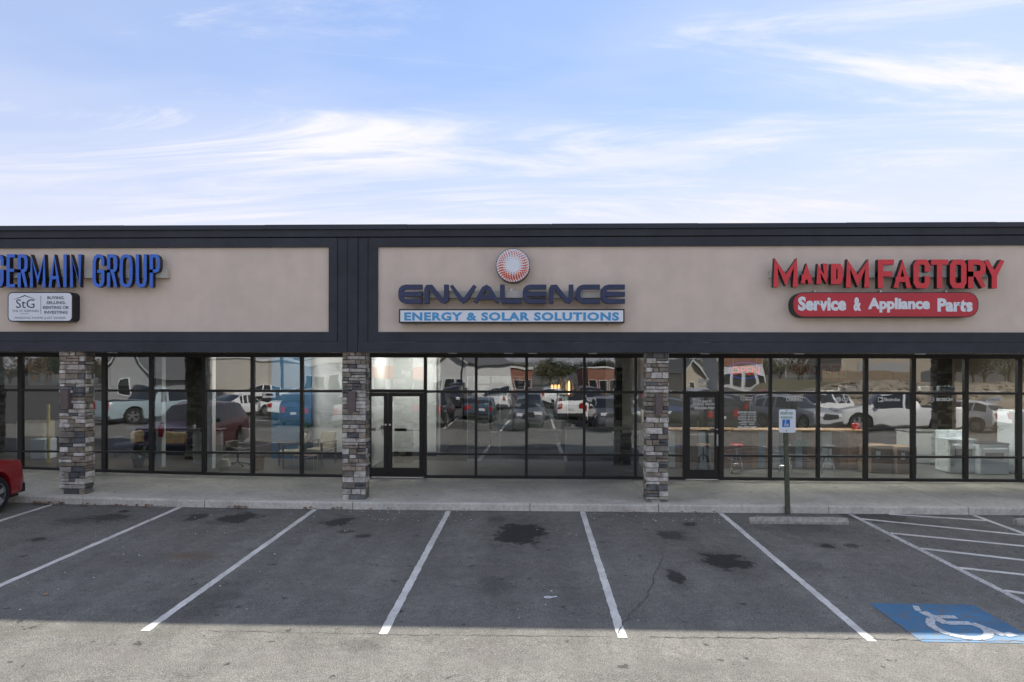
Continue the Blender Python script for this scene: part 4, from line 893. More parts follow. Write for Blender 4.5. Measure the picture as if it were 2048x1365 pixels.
# centre unit
P('white_wall', MB().box(XP1 + 0.06, xw(873, 21.5), 21.5, 21.65, 0.1, ZC - 0.002), 'wall_white'); P('baseboard', MB().box(XP1 + 0.06, xw(873, 21.5), 21.47, 21.5, SW, SW + 0.13), 'black_metal')
P('hall_wall', MB().box(xw(873, 21.65), xw(873, 21.65) + 0.12, 21.66, YBK - 0.2, 0.1, ZC - 0.002), 'wall_white')
gp = thing('glass_partition', 'glass office partition with a white base strip inside the centre unit', 'partition')
xa_, xb_ = xw(935, 20.4), xw(1136, 20.4)
MB().box(xa_, xb_, 20.38, 20.44, SW, SW + 0.07).build('base_strip', 'wall_white', gp)
mb = MB().box(xa_, xb_, 20.405, 20.415, SW + 0.07, 2.7); mb.m = [1, 1, 0, 1, 1, 1]; mb.build('pane', ['glass_face', 'glass_body'], gp)
for px in (935, 1000, 1136): X = xw(px, 20.4); MB().box(X - 0.012, X + 0.012, 20.40, 20.42, SW + 0.07, 2.7).build('post', 'steel', gp)
MB().box(xw(982, 20.3), xw(996, 20.3), 20.36, 20.38, SW + 0.86, SW + 0.90).build('handle', 'steel', gp); MB().tube((xw(978, 20.3), 20.36, SW + 1.0), (xw(978, 20.3), 20.36, SW + 1.9), 0.012).build('handle', 'steel', gp)
t = furn('reception_counter', 'grey reception counter with slate lower panel in the centre unit', 'counter', 0, 0); 
xa_, xb_ = xw(1133, 18.6), xw(1278, 18.6)
MB().box(xa_, xb_, 18.6, 19.2, SW - SW, 0.42 + 0.0).build('lower_panel', 'slate_panel', t); MB().box(xa_ + 0.002, xb_ - 0.5, 18.605, 19.18, 0.422, 1.12).build('upper_panel', 'laminate_grey', t); MB().box(xb_ - 0.49, xb_, 18.605, 19.18, 0.422, 1.0).build('side_panel', 'slate_panel', t); MB().box(xa_ - 0.03, xb_ + 0.0, 18.57, 19.22, 1.122, 1.16).build('counter_top', 'laminate_grey', t)
plant(1147, 18.85, SW + 1.161, 'small plant in a white pot on the reception counter', 'wall_white', 0.6)
P('hall_door', MB().box(xw(1228, 24), xw(1253, 24), 24, 24.06, SW, 2.95), 'door_navy'); P('side_wall', MB().box(xw(1212, 24.1), XP2 - 0.06, 24.1, 24.2, 0.1, ZC - 0.002), 'wall_white')
X, Z = W(1138, 776, 19.6); t = thing('pendant_lamp', 'glowing open-ring globe pendant lamp behind the centre window', 'lamp', (X, 19.6, Z))
for a in (0, 60, 120):
    pts = [(0.24 * math.cos(R(b_)) * math.cos(R(a)), 0.24 * math.cos(R(b_)) * math.sin(R(a)), 0.24 * math.sin(R(b_))) for b_ in range(0, 361, 15)]
    MB().path(pts, 0.009, 6).build('ring', 'brass', t)
MB().lathe([(0.012, -0.2), (0.03, -0.1), (0.03, 0.1), (0.012, 0.2)], n=10).build('bulb', 'filament', t); MB().tube((0, 0, 0.24), (0, 0, ZC - Z - 0.003), 0.006).build('cord', 'black_metal', t)
X, Z = W(1111, 774, 22.5); t = thing('wall_light', 'small glowing cluster light deeper inside the centre unit', 'lamp', (X, 22.5, Z))
for i in range(3): MB().lathe([(0.03, -0.07), (0.045, 0), (0.03, 0.07)], (i * 0.11 - 0.11, 0, 0), n=10).build('bulb', 'filament', t)
MB().box(-0.18, 0.18, -0.02, 0.02, 0.075, 0.10).build('bar', 'brass', t); MB().tube((0, 0, 0.1), (0, 0, ZC - Z - 0.003), 0.008).build('cord', 'black_metal', t)
# right shop
ct = furn('service_counter', 'long shop counter faced with vertical boards of brown, white and blue-grey', 'counter', 0, 0)
xa_, xb_ = xw(1335, 19.2), xw(1728, 19.2); X = xa_; i = 0
MB().box(xa_ + 0.02, xb_ - 0.02, 19.23, 19.8, 0.02, 1.06).build('carcass', 'wood_brown', ct); MB().box(xa_ - 0.04, xb_ + 0.05, 19.12, 19.85, 1.062, 1.10).build('counter_top', 'wood_oak', ct)
while X < xb_ - 0.05:
    w_ = random.choice((0.14, 0.18, 0.22, 0.27)); w_ = min(w_, xb_ - X); m_ = random.choices(('wood_tan', 'wood_oak', 'board_white', 'board_bluegrey', 'wood_brown'), (5, 4, 2.2, 2, 2))[0]
    MB().box(X + 0.003, X + w_ - 0.003, 19.2 + random.uniform(0, 0.012), 19.228, 0.03, 1.06).build('board', m_, ct); X += w_
for (pa, pb) in ((1415, 1440), (1588, 1619)): x0, x1 = xw(pa, 19.19), xw(pb, 19.19); text_box('lettering', 'NORGE', x0, x1, 0.62, 0.82, 19.19, 'print_green', ct, 0.04)
def stool(px, Y, label, back, m):
    X = xw(px, Y); t = furn('bar_stool', label, 'stool', X, Y, R(random.uniform(-30, 30)))
    MB().lathe([(0.16, 0.70), (0.18, 0.72), (0.18, 0.76), (0.15, 0.78)], n=20).build('seat', m, t); MB().tube((0, 0, 0.35), (0, 0, 0.70), 0.022).build('stem', 'dark_metal' if back else 'chrome', t)
    for i in range(4):
        a = R(45 + 90 * i); c_, s_ = math.cos(a), math.sin(a)
        MB().path([(0.03 * c_, 0.03 * s_, 0.50), (0.15 * c_, 0.15 * s_, 0.42), (0.22 * c_, 0.22 * s_, 0)], 0.015).build('leg', 'dark_metal' if back else 'chrome', t)
    pts = [(0.185 * math.cos(R(a)), 0.185 * math.sin(R(a)), 0.22) for a in range(0, 361, 30)]; MB().path(pts, 0.01, 6).build('foot_ring', 'dark_metal' if back else 'chrome', t)
    if back: MB().path([(-0.15, 0.1, 0.74), (-0.17, 0.14, 1.08), (0, 0.18, 1.12), (0.17, 0.14, 1.08), (0.15, 0.1, 0.74)], 0.014).build('back_hoop', 'dark_metal', t)
stool(1407, 18.5, 'dark bar stool with hooped back behind the shop door', True, 'wood_brown'); stool(1473, 18.5, 'bar stool with reddish wood seat beside the shop door', False, 'red_plastic'); stool(1571, 18.5, 'chrome bar stool with black seat behind the parking sign', False, 'black_metal'); stool(1657, 18.4, 'chrome bar stool with black seat at the right end of the counter', False, 'black_metal')
def kitchen_range(pxa, pxb, Y, ht, label, guard):
    x0, x1 = xw(pxa, Y), xw(pxb, Y); w_ = x1 - x0; t = furn('kitchen_range', label, 'range', (x0 + x1) / 2, Y); h = w_ / 2
    MB().box(-h, h, 0.02, 0.62, 0.02, ht).build('body', 'enamel_white', t); MB().box(-h + 0.02, h - 0.02, -0.012, 0.018, 0.02, 0.24).build('drawer', 'enamel_white', t)
    d = MB().box(-h + 0.02, h - 0.02, -0.015, 0.018, 0.26, ht - 0.08).build('oven_door', 'enamel_white', t); MB().box(-h + 0.15, h - 0.15, -0.019, -0.0155, 0.42, ht - 0.22).build('oven_window', 'oven_glass', d); MB().tube((-h + 0.08, -0.05, ht - 0.12), (h - 0.08, -0.05, ht - 0.12), 0.014).build('handle', 'enamel_white', d)
    MB().box(-h - 0.005, h + 0.005, -0.01, 0.62, ht + 0.002, ht + 0.03).build('cooktop', 'enamel_white' if guard else 'black_metal', t)
    if guard: MB().bbox(-h, h, 0.52, 0.62, ht + 0.031, ht + 0.24, 0.02).build('back_panel', 'enamel_white', t)
kitchen_range(1898, 1956, 18.7, 0.88, 'white kitchen range with back panel behind the shop window', True); kitchen_range(1959, 2019, 18.5, 0.80, 'white kitchen range with black cooktop at the far right', False)
def carton(px, Y, w_, d_, h_, label):
    X = xw(px, Y); t = furn('carton', label, 'box', X, Y, R(6)); MB().box(-w_ / 2, w_ / 2, -d_ / 2, d_ / 2, 0, h_).build('box', 'cardboard', t); MB().box(-0.03, 0.03, -d_ / 2 - 0.002, d_ / 2, h_ + 0.0005, h_ + 0.002).build('tape', 'wood_oak', t); MB().box(-w_ * .3, -w_ * .1, -d_ / 2 - 0.003, -d_ / 2 - 0.0005, h_ * .55, h_ * .8).build('label_sticker', 'print_white', t)
carton(1752, 18.9, 0.62, 0.6, 0.74, 'brown appliance carton nearest the counter end'); carton(1800, 18.75, 0.55, 0.6, 0.72, 'brown appliance carton beside the white ranges')
X = xw(1712, 19.5); o = MB().bbox(-0.09, 0.09, -0.09, 0.09, 0, 0.16, 0.02).build('red_bin', 'red_plastic', at=(X, 19.5, SW + 1.101)); tag(o, 'small red bin on the right end of the counter', 'bin')
X = xw(1850, 20.4); t = furn('cabinet', 'grey appliance cabinet behind the white ranges', 'cabinet', X, 20.4); MB().box(-0.5, 0.5, 0, 0.6, 0.03, 0.95).build('carcass', 'wall_grey', t); MB().box(-0.52, 0.52, -0.03, 0.62, 0.951, 0.98).build('top', 'laminate_grey', t)
X = xw(2062, 18.6); t = furn('refrigerator', 'tall white refrigerator at the far right shop window', 'refrigerator', X, 18.6); MB().bbox(-0.42, 0.42, 0.03, 0.7, 0.03, 1.7, 0.02).build('body', 'enamel_white', t); MB().box(-0.41, 0.41, 0, 0.028, 0.05, 0.62).build('freezer_door', 'enamel_white', t); MB().box(-0.41, 0.41, 0, 0.028, 0.64, 1.68).build('door', 'enamel_white', t)
# hanging shop signs
yb2 = YS + 0.16
t = thing('shop_banner', 'cream hanging banner with red words APPLIANCE CENTER inside the window', 'banner'); x0, z1 = W(1572, 727, yb2); x1, z0 = W(1692, 756, yb2)
MB().box(x0, x1, yb2, yb2 + 0.02, z0, z1).build('board', 'banner_cream', t); text_box('lettering', 'APPLIANCE CENTER', x0 + 0.05, x1 - 0.05, z0 + 0.08, z1 - 0.06, yb2 - 0.004, 'print_red', t, 0.02)
for X in (x0 + 0.1, x1 - 0.1): MB().tube((X, yb2 + 0.01, z1), (X, yb2 + 0.01, ZC), 0.006).build('chain', 'steel', t)
t = thing('open_sign', 'red neon OPEN sign with a blue border inside the shop window', 'neon sign'); y2 = YS + 0.35; x0, z1 = W(1462, 733, y2); x1, z0 = W(1519, 750, y2)
text_box('neon_lettering', 'OPEN', x0, x1, z0, z1, y2, 'neon_red', t, 0.02)
cx_, cz_, rx_, rz_ = (x0 + x1) / 2, (z0 + z1) / 2, (x1 - x0) * .58, (z1 - z0) * .95
MB().path([(cx_ + rx_ * math.cos(R(a)), y2, cz_ + rz_ * math.sin(R(a))) for a in range(0, 361, 12)], 0.008, 6).build('neon_border', 'neon_blue', t); MB().box(cx_ - rx_ * .8, cx_ + rx_ * .8, y2 + 0.03, y2 + 0.04, cz_ - 0.015, cz_ + 0.015).build('backing_bar', 'black_metal', t)
for s_ in (-1, 1): MB().tube((cx_ + s_ * rx_ * .7, y2 + 0.035, cz_), (cx_ + s_ * rx_ * .7, y2 + 0.035, ZC), 0.004).build('chain', 'steel', t)
for i, (pa, pb, m_) in enumerate(((1681, 1712, 'print_white'), (1842, 1866, 'print_white'), (1880, 1911, 'board_bluegrey'))):
    x0, z1 = W(pa, 773, YS + 0.2); x1, z0 = W(pb, 782, YS + 0.2)
    o = MB().box(x0, x1, YS + 0.2, YS + 0.35, z0, z1).build('display_box', m_); tag(o, ('white display box on the window rail left of the pickup reflection', 'white display box on the rail at the dark column', 'blue-grey display box on the rail right of the dark column')[i], 'box', 'boxes on the window rail')
sh = thing('display_shelf', 'narrow shelf along the window rail holding display boxes', 'shelf'); zz = W(1780, 782.2, YS + 0.2)[1]
MB().box(xs(1640), xs(2030), YS + 0.12, YS + 0.4, zz - 0.02, zz - 0.001).build('shelf_board', 'black_metal', sh)
for px in (1645, 1775, 1880, 2025): MB().box(xs(px) - 0.01, xs(px) + 0.01, YS + FD, YS + 0.3, zz - 0.07, zz - 0.021).build('shelf_bracket', 'dark_metal', sh)
# ---------------------------------------------------------------- cars
mat('car_glass', (0.012, 0.014, 0.016), 0.05, spec=0.8, coat=0.5)
mat('car_trim', (0.018, 0.018, 0.02), 0.55)
mat('tyre', (0.016, 0.016, 0.017), 0.85, bump=0.2)
mat('rim_silver', (0.50, 0.50, 0.51), 0.3, metal=0.85)
mat('lamp_red', (0.35, 0.01, 0.01), 0.2, coat=0.5)
mat('lamp_clear', (0.65, 0.66, 0.68), 0.12, coat=0.5)
mat('plate_white', (0.6, 0.62, 0.64), 0.5)
for k_, c in dict(white=(0.72, 0.72, 0.70), silver=(0.36, 0.37, 0.38), grey=(0.10, 0.105, 0.115), black=(0.010, 0.010, 0.012), navy=(0.015, 0.03, 0.085), blue=(0.045, 0.065, 0.095), red=(0.30, 0.012, 0.016), lightblue=(0.30, 0.38, 0.41), maroon=(0.08, 0.012, 0.018), tan=(0.30, 0.26, 0.2)).items():
    mat('carpaint_' + k_, c, 0.32, coat=0.7, var=0.03)
PROF = {  # length, width, wheel radius, wheel stations, belt front/rear, top outline
 'sedan': (4.75, 1.82, 0.33, (0.92, 3.72), (0.84, 0.98), [(0, .50), (.05, .66), (.2, .76), (1.25, .95), (1.95, 1.38), (2.45, 1.46), (3.1, 1.44), (3.95, 1.08), (4.55, 1.02), (4.70, .88), (4.75, .55)]),
 'suv': (4.65, 1.86, 0.36, (0.90, 3.62), (0.98, 1.10), [(0, .55), (.04, .80), (.16, .95), (1.15, 1.10), (1.85, 1.60), (2.4, 1.70), (3.7, 1.66), (4.15, 1.58), (4.48, 1.12), (4.62, .98), (4.65, .6)]),
 'hatch': (4.15, 1.75, 0.32, (0.80, 3.30), (0.88, 1.02), [(0, .50), (.04, .70), (.18, .82), (.95, .98), (1.7, 1.45), (2.2, 1.52), (3.3, 1.48), (3.75, 1.38), (4.0, 1.05), (4.12, .9), (4.15, .55)]),
 'van': (5.0, 1.98, 0.35, (0.92, 3.95), (0.98, 1.08), [(0, .55), (.04, .78), (.16, .92), (.95, 1.10), (1.75, 1.62), (2.3, 1.76), (4.2, 1.76), (4.75, 1.66), (4.92, 1.1), (4.98, .9), (5.0, .58)]),
 'pickup': (5.75, 2.0, 0.40, (1.02, 4.55), (1.08, 1.18), [(0, .6), (.04, .95), (.14, 1.08), (1.45, 1.20), (2.05, 1.78), (2.5, 1.88), (3.45, 1.86), (3.72, 1.24), (3.80, 1.20), (5.65, 1.20), (5.72, 1.18), (5.75, .65)]),
}
def car_meshes(kind):
    Ln, Wd, wr, ws, belt, prof = PROF[kind]; hw = Wd / 2
    st = set(round(Ln * i / 40, 3) for i in range(41))
    for wx_ in ws:
        for i in range(13): st.add(round(wx_ + (wr + 0.07) * math.cos(math.pi * i / 12), 3))
    for x, _ in prof: st.add(round(x, 3))
    st = sorted(x for x in st if 0 <= x <= Ln); ss = [st[0]]
    for x in st[1:]:
        if x - ss[-1] > 0.018: ss.append(x)
    def T(x):
        for (a, za), (b_, zb_) in zip(prof[:-1], prof[1:]):
            if a <= x <= b_: return za + (zb_ - za) * (x - a) / (b_ - a)
        return prof[-1][1]
    rows = []
    for x in ss:
        t = T(x); bl = min(belt[0] + (belt[1] - belt[0]) * x / Ln, t - 0.02); e = abs(x - Ln / 2) / (Ln / 2)
        w_ = hw * (1 - 0.07 * e ** 3 - 0.10 * max(0, e - 0.93) / 0.07); zb = 0.22 + (0.08 if e > 0.93 else 0)
        for wx_ in ws:
            d = abs(x - wx_)
            if d < wr + 0.07: zb = max(zb, wr + math.sqrt((wr + 0.07) ** 2 - d * d) - 0.01)
        cab = max(0, min(1, (t - bl - 0.06) / 0.35)); wt = w_ * (0.93 - 0.15 * cab)
        z1 = max(zb + 0.02, 0.30); z2 = max(z1 + 0.02, min(0.58, bl - 0.08)); z3 = max(z2 + 0.01, bl - 0.14)
        z3 = min(z3, bl - 0.01); z2 = min(z2, z3 - 0.005); z1 = min(z1, z2 - 0.005); zb = min(zb, z1 - 0.005)
        rows.append([(w_ * 0.86, zb), (w_ * 0.965, z1), (w_ * 1.0, z2), (w_ * 0.985, z3), (w_ * 0.945, bl), (wt, t - 0.05 * cab - 0.005), (wt * 0.86, t - 0.004), (0, t + 0.018 * cab + 0.006)])
    nr = 8; body = MB(); glass = MB(); V = []
    for x, r in zip(ss, rows):
        V += [(hw_, x, z) for hw_, z in r] + [(-hw_, x, z) for hw_, z in r[:-1]]
    per = 2 * nr - 1
    def vid(i, j, side): return i * per + j if side == 0 or j == nr - 1 else i * per + nr + j
    bf, gf = [], []
    for i in range(len(ss) - 1):
        xm = (ss[i] + ss[i + 1]) / 2; t0, t1 = T(ss[i]), T(ss[i + 1]); sl = (t1 - t0) / (ss[i + 1] - ss[i]); tm = (t0 + t1) / 2; bm = belt[0] + (belt[1] - belt[0]) * xm / Ln
        for j in range(nr - 1):
            g_ = False
            if j == 4 and tm - bm > 0.22 and abs(sl) < 1.2:
                roof = [x for x, z in prof if z > prof[0][1] + 0.75]; a_, z_ = min(roof), max(roof)
                fr = (xm - a_) / (z_ - a_); g_ = not (0.36 < fr < 0.41 or 0.70 < fr < 0.75 or fr > 0.97)
                if kind == 'van' and False: g_ = g_
            if j in (5, 6) and tm > bm + 0.10 and abs(sl) > 0.33 and tm < max(z for _, z in prof) - 0.03: g_ = True
            for side in (0, 1):
                q_ = (vid(i, j, side), vid(i, j + 1, side), vid(i + 1, j + 1, side), vid(i + 1, j, side))
                (gf if g_ else bf).append(q_ if side == 0 else q_[::-1])
    for i, rev in ((0, True), (len(ss) - 1, False)):
        lp = [vid(i, j, 0) for j in range(nr)] + [vid(i, j, 1) for j in range(nr - 2, -1, -1)]; bf.append(tuple(lp[::-1] if not rev else lp))
    def mk(fs, nm, m):
        used = sorted(set(k for f in fs for k in f)); mp = {k: i for i, k in enumerate(used)}
        me = bpy.data.meshes.new(nm); me.from_pydata([V[k] for k in used], [], [tuple(mp[k] for k in f) for f in fs]); me.materials.append(M(m)); me.polygons.foreach_set('use_smooth', [True] * len(me.polygons)); me.set_sharp_from_angle(angle=R(32)); me.update(); return me
    def mbm(b_, nm, m): o = b_.build(nm, m); me = o.data; bpy.data.objects.remove(o); return me
    parts = [('body', mk(bf, 'body', 'carpaint_white'), (0, 0, 0), True), ('windows', mk(gf, 'windows', 'car_glass'), (0, 0, 0), False)]
    parts.append(('underbody', mbm(MB().box(-hw + 0.16, hw - 0.16, 0.15, Ln - 0.15, 0.20, 0.72), 'underbody', 'car_trim'), (0, 0, 0), False))
    zf = prof[2][1]; zr = prof[-3][1] - 0.02
    for s_ in (-1, 1):
        parts.append(('headlight', mbm(MB().bbox(s_ * hw * 0.58 - 0.19, s_ * hw * 0.58 + 0.19, -0.012, 0.30, zf - 0.20, zf - 0.05, 0.03), 'headlight', 'lamp_clear'), (0, 0, 0), False))
        parts.append(('tail_light', mbm(MB().bbox(s_ * hw * 0.68 - 0.12, s_ * hw * 0.68 + 0.12, Ln - 0.20, Ln + 0.012, zr - (0.34 if kind in ('suv', 'van', 'pickup', 'hatch') else 0.22), zr - 0.03, 0.03), 'tail_light', 'lamp_red'), (0, 0, 0), False))
        parts.append(('mirror', mbm(MB().bbox(s_ * (hw + 0.07) - 0.09, s_ * (hw + 0.07) + 0.09, 1.42, 1.52, belt[0] + 0.02, belt[0] + 0.16, 0.02), 'mirror', 'car_trim'), (0.0, 0.25 if kind != 'hatch' else 0.0, 0.04), False))
    parts.append(('grille', mbm(MB().bbox(-hw * 0.48, hw * 0.48, -0.014, 0.1, zf - 0.30, zf - 0.08, 0.02), 'grille', 'car_trim'), (0, 0, 0), False))
    parts.append(('front_bumper', mbm(MB().bbox(-hw * 0.86, hw * 0.86, -0.03, 0.2, 0.26, 0.46, 0.03), 'front_bumper', 'car_trim'), (0, 0, 0), False))
    parts.append(('rear_bumper', mbm(MB().bbox(-hw * 0.86, hw * 0.86, Ln - 0.2, Ln + 0.05, 0.28, 0.50, 0.03), 'rear_bumper', 'chrome' if kind == 'pickup' else 'car_trim'), (0, 0, 0), False))
    parts.append(('number_plate', mbm(MB().box(-0.16, 0.16, Ln + 0.008, Ln + 0.020, 0.66, 0.80), 'number_plate', 'plate_white'), (0, 0, 0), False))
    if kind == 'pickup': parts.append(('cargo_bed', mbm(MB().box(-hw + 0.16, hw - 0.16, 3.86, 5.6, 1.205, 1.215), 'cargo_bed', 'car_trim'), (0, 0, 0), False))
    tw = 0.22
    ty = mbm(MB().lathe([(wr * 0.66, -tw / 2), (wr * 0.93, -tw / 2), (wr, -tw * 0.32), (wr, tw * 0.32), (wr * 0.93, tw / 2), (wr * 0.66, tw / 2)], axis='X', n=28, cap=False), 'tyre', 'tyre')
    rm = MB().lathe([(wr * 0.60, tw * 0.10), (wr * 0.60, tw * 0.14)], axis='X', n=24, mi=1); rm.lathe([(wr * 0.69, tw * 0.3), (wr * 0.69, tw * 0.47), (wr * 0.62, tw * 0.47), (wr * 0.60, tw * 0.14)], axis='X', n=24, cap=False)
    rm.lathe([(wr * 0.17, tw * 0.2), (wr * 0.15, tw * 0.47)], axis='X', n=12)
    for i in range(5):
        a = 2 * math.pi * i / 5; d = Vector((0, math.cos(a), math.sin(a))); p_ = Vector((0, -d.z, d.y)); x0 = tw * 0.22; x1 = tw * 0.44
        q_ = [d * wr * 0.13 + p_ * wr * 0.12, d * wr * 0.64 + p_ * wr * 0.15, d * wr * 0.64 - p_ * wr * 0.15, d * wr * 0.13 - p_ * wr * 0.12]
        vs = [(x1, v.y, v.z) for v in q_] + [(x0, v.y, v.z) for v in q_]; rm.add(vs, [(0, 1, 2, 3), (0, 4, 5, 1), (1, 5, 6, 2), (2, 6, 7, 3), (3, 7, 4, 0)])
    rm = mbm(rm, 'rim', ['rim_silver', 'car_trim'])
    return parts, ty, rm, Ln, hw, wr, ws
CARM = {k_: car_meshes(k_) for k_ in PROF}
def car(kind, paint, X, Y, rz, label, group='cars parked in the lot'):
    """origin under the middle of the car; rz = 0 has its nose towards the building"""
    parts, ty, rm, Ln, hw, wr, ws = CARM[kind]; t = thing('pickup_truck' if kind == 'pickup' else 'parked_car', label, 'truck' if kind == 'pickup' else 'car', (X, Y, max(zg(X, Y), -1.5) + 0.002), rz, group)
    t.rotation_euler = (math.atan(SL) * math.cos(rz), math.atan(SL) * -math.sin(rz), rz)
    for nm, me, loc, pt in parts:
        o = link(nm, me, t); o.rotation_euler = (0, 0, math.pi); o.location = (-loc[0], Ln / 2 - loc[1], loc[2])
        if pt: o.material_slots[0].link = 'OBJECT'; o.material_slots[0].material = M('carpaint_' + paint)
    for wx_ in ws:
        for s_ in (-1, 1):
            w_ = bpy.data.objects.new('wheel', None); COL.objects.link(w_); w_.parent = t; w_.location = (s_ * (hw - 0.125), Ln / 2 - wx_, wr); w_.rotation_euler = (0, 0, 0 if s_ > 0 else math.pi)
            link('tyre', ty, w_); r_ = link('rim', rm, w_); r_.rotation_euler = (random.uniform(0, 6), 0, 0)
    return t
car('suv', 'red', -11.47, 14.06 - 4.65 / 2, 0, 'red crossover parked nose-in at the kerb, far left edge', 'cars at the kerb')
O = math.pi
for a in (  # kind, paint, X, Y of centre, heading, label
    ('pickup', 'lightblue', -20.3, -1.6, O + R(28), 'pale blue pickup reflected in the left window'),
    ('suv', 'navy', -12.0, -1.5, O, 'navy SUV reflected tail-on in the left office window'),
    ('van', 'silver', -9.2, -1.6, O, 'silver minivan reflected tail-on beside the middle column'),
    ('pickup', 'black', -5.3, -2.0, O, 'black pickup reflected tail-on right of the glass doors'),
    ('suv', 'grey', -0.2, -1.5, 0, 'dark grey SUV reflected nose-on in the centre window'),
    ('suv', 'grey', 4.0, -1.6, 0, 'dark jeep-like car reflected nose-on near the right column'),
    ('suv', 'black', 9.3, -1.4, O, 'black SUV reflected tail-on in the shop door'),
    ('suv', 'silver', 13.6, -1.3, R(-28), 'silver SUV reflected nose-on behind the parking sign'),
    ('pickup', 'white', 18.4, -0.6, O - R(80), 'white pickup reflected under the oven-brand lettering'),
    ('hatch', 'white', 22.2, -1.2, O - R(25), 'white hatchback reflected at the far right window'),
    ('hatch', 'blue', -3.1, -7.3, O, 'blue-grey hatchback reflected tail-on in the centre window'),
    ('suv', 'white', 2.4, -7.4, O, 'white SUV reflected tail-on under the pendant lamp'),
    ('sedan', 'white', -14.8, -7.4, O, 'white sedan reflected just left of the navy SUV'),
    ('sedan', 'white', -18.9, -8.6, O + R(25), 'white sedan reflected tail-on in the left office window'),
    ('suv', 'grey', -22.0, -9.0, R(15), 'grey SUV reflected left of the white sedan'),
    ('sedan', 'navy', 8.4, -7.2, 0, 'dark blue sedan reflected beside the right column'),
    ('suv', 'white', 15.0, -7.5, R(-10), 'white SUV reflected behind the silver SUV'),
    ('suv', 'white', 18.4, -9.5, R(60), 'white SUV reflected side-on above the brand lettering'),
    ('sedan', 'red', 18.6, -23.0, R(35), 'red car reflected below the neon OPEN sign'),
    ('pickup', 'white', -3.0, -24.5, O, 'white pickup reflected far off in the centre window'),
    ('suv', 'white', 1.8, -24.0, O, 'white SUV reflected far off right of the white pickup'),
    ('sedan', 'silver', 5.0, -24.4, 0, 'silver sedan reflected far off near the pendant lamp'),
    ('suv', 'black', -6.5, -24.2, 0, 'black SUV reflected far off left of the white pickup'),
    ('sedan', 'grey', -9.6, -24.5, O, 'grey sedan reflected far off above the glass doors'),
    ('van', 'white', -30.5, -39, R(70), 'white van reflected far off in the left office window'),
    ('suv', 'white', -23.5, -30, R(20), 'white SUV reflected far off by the blue wall'),
    ('sedan', 'tan', -17.5, -31, 0, 'tan sedan reflected far off by the blue wall'),
    ('suv', 'white', 29, -50, R(80), 'white SUV reflected far off beside the banner'),
    ('sedan', 'black', -1.0, -31, O, 'black sedan in the far row of the lot'),
    ('suv', 'navy', -12.6, -31, O, 'navy SUV in the far row of the lot'),
    ('suv', 'silver', 8.0, -31, 0, 'silver SUV in the far row of the lot'),
    ('hatch', 'maroon', 11.2, -24.3, 0, 'maroon hatchback in the middle row of the lot'),
    ('sedan', 'black', -6.0, -7.4, O, 'black sedan reflected tail-on left of the blue-grey hatchback'),
    ('suv', 'silver', -9.0, -7.5, 0, 'silver SUV reflected nose-on behind the silver minivan'),
    ('suv', 'black', -11.9, -7.4, O, 'black SUV reflected behind the navy SUV'),
    ('sedan', 'grey', 5.4, -7.3, 0, 'grey sedan reflected nose-on right of the white SUV'),
    ('suv', 'black', 11.6, -7.4, O, 'black SUV reflected behind the shop door'),
    ('suv', 'black', 8.3, -24.3, O, 'black SUV far off in the middle row near the beige house'),
    ('sedan', 'white', -12.8, -24.3, O, 'white sedan far off in the middle row'),
    ('suv', 'grey', -15.8, -24.3, 0, 'grey SUV far off at the left of the middle row'),
    ('van', 'silver', 14.2, -24.5, 0, 'silver van far off at the right of the middle row'),
    ('pickup', 'black', -6.8, -31.2, 0, 'black pickup in the far row of the lot'),
    ('sedan', 'white', 2.2, -30.8, 0, 'white sedan in the far row of the lot'),
    ('suv', 'maroon', 5.1, -31, O, 'maroon SUV in the far row of the lot'),
    ('pickup', 'grey', 11.2, -31.2, O, 'grey pickup in the far row of the lot'),
    ('suv', 'black', -3.9, -31, 0, 'black SUV in the far row of the lot'),
): car(*a)
# stall lines of the rows behind
for Yr in (1.0, -22.0):
    for i in range(-9, 10): line('stall_line', (i * 2.8 + 1.2, Yr), (i * 2.8 + 1.2, Yr - 10.6), parent=marks)
    line('stall_line', (-24, Yr - 5.3), (26, Yr - 5.3), parent=marks)
# ---------------------------------------------------------------- across the lot (seen mirrored in the glass)
mat('cream_wall', (0.50, 0.46, 0.40), 0.9, var=0.05, var2=0.06); mat('white_wall', (0.62, 0.61, 0.58), 0.9, var=0.04); mat('grey_wall', (0.33, 0.33, 0.33), 0.9, var=0.05)
mat('orange_wall', (0.50, 0.16, 0.06), 0.85, var=0.05); mat('roof_grey', (0.12, 0.12, 0.125), 0.9, var=0.12, vscale=3); mat('tan_siding', (0.40, 0.34, 0.27), 0.85, var=0.05); mat('brick_red', (0.26, 0.12, 0.08), 0.9, var=0.2, vscale=4)
mat('dark_window', (0.02, 0.023, 0.026), 0.1); mat('bark', (0.09, 0.065, 0.045), 0.9, var=0.2); mat('fence_wood', (0.25, 0.19, 0.13), 0.9, var=0.2)
mat('leaf_rust', (0.13, 0.075, 0.035), 0.8, var=0.35, vscale=0.6); mat('leaf_evergreen', (0.035, 0.055, 0.022), 0.8, var=0.35, vscale=0.6); mat('leaf_olive', (0.085, 0.08, 0.035), 0.8, var=0.35, vscale=0.6)
mat('riprap', (0.26, 0.215, 0.16), 0.95, var=0.35, vscale=1.6, bump=0.8, bscale=3); mat('grass_dry', (0.15, 0.13, 0.06), 0.95, var=0.3, vscale=1.5)
def RX(px, D): u, _ = uv(px, HOR); return D / (cs + u * sn) * (u * cs - sn), 2 * YS - D
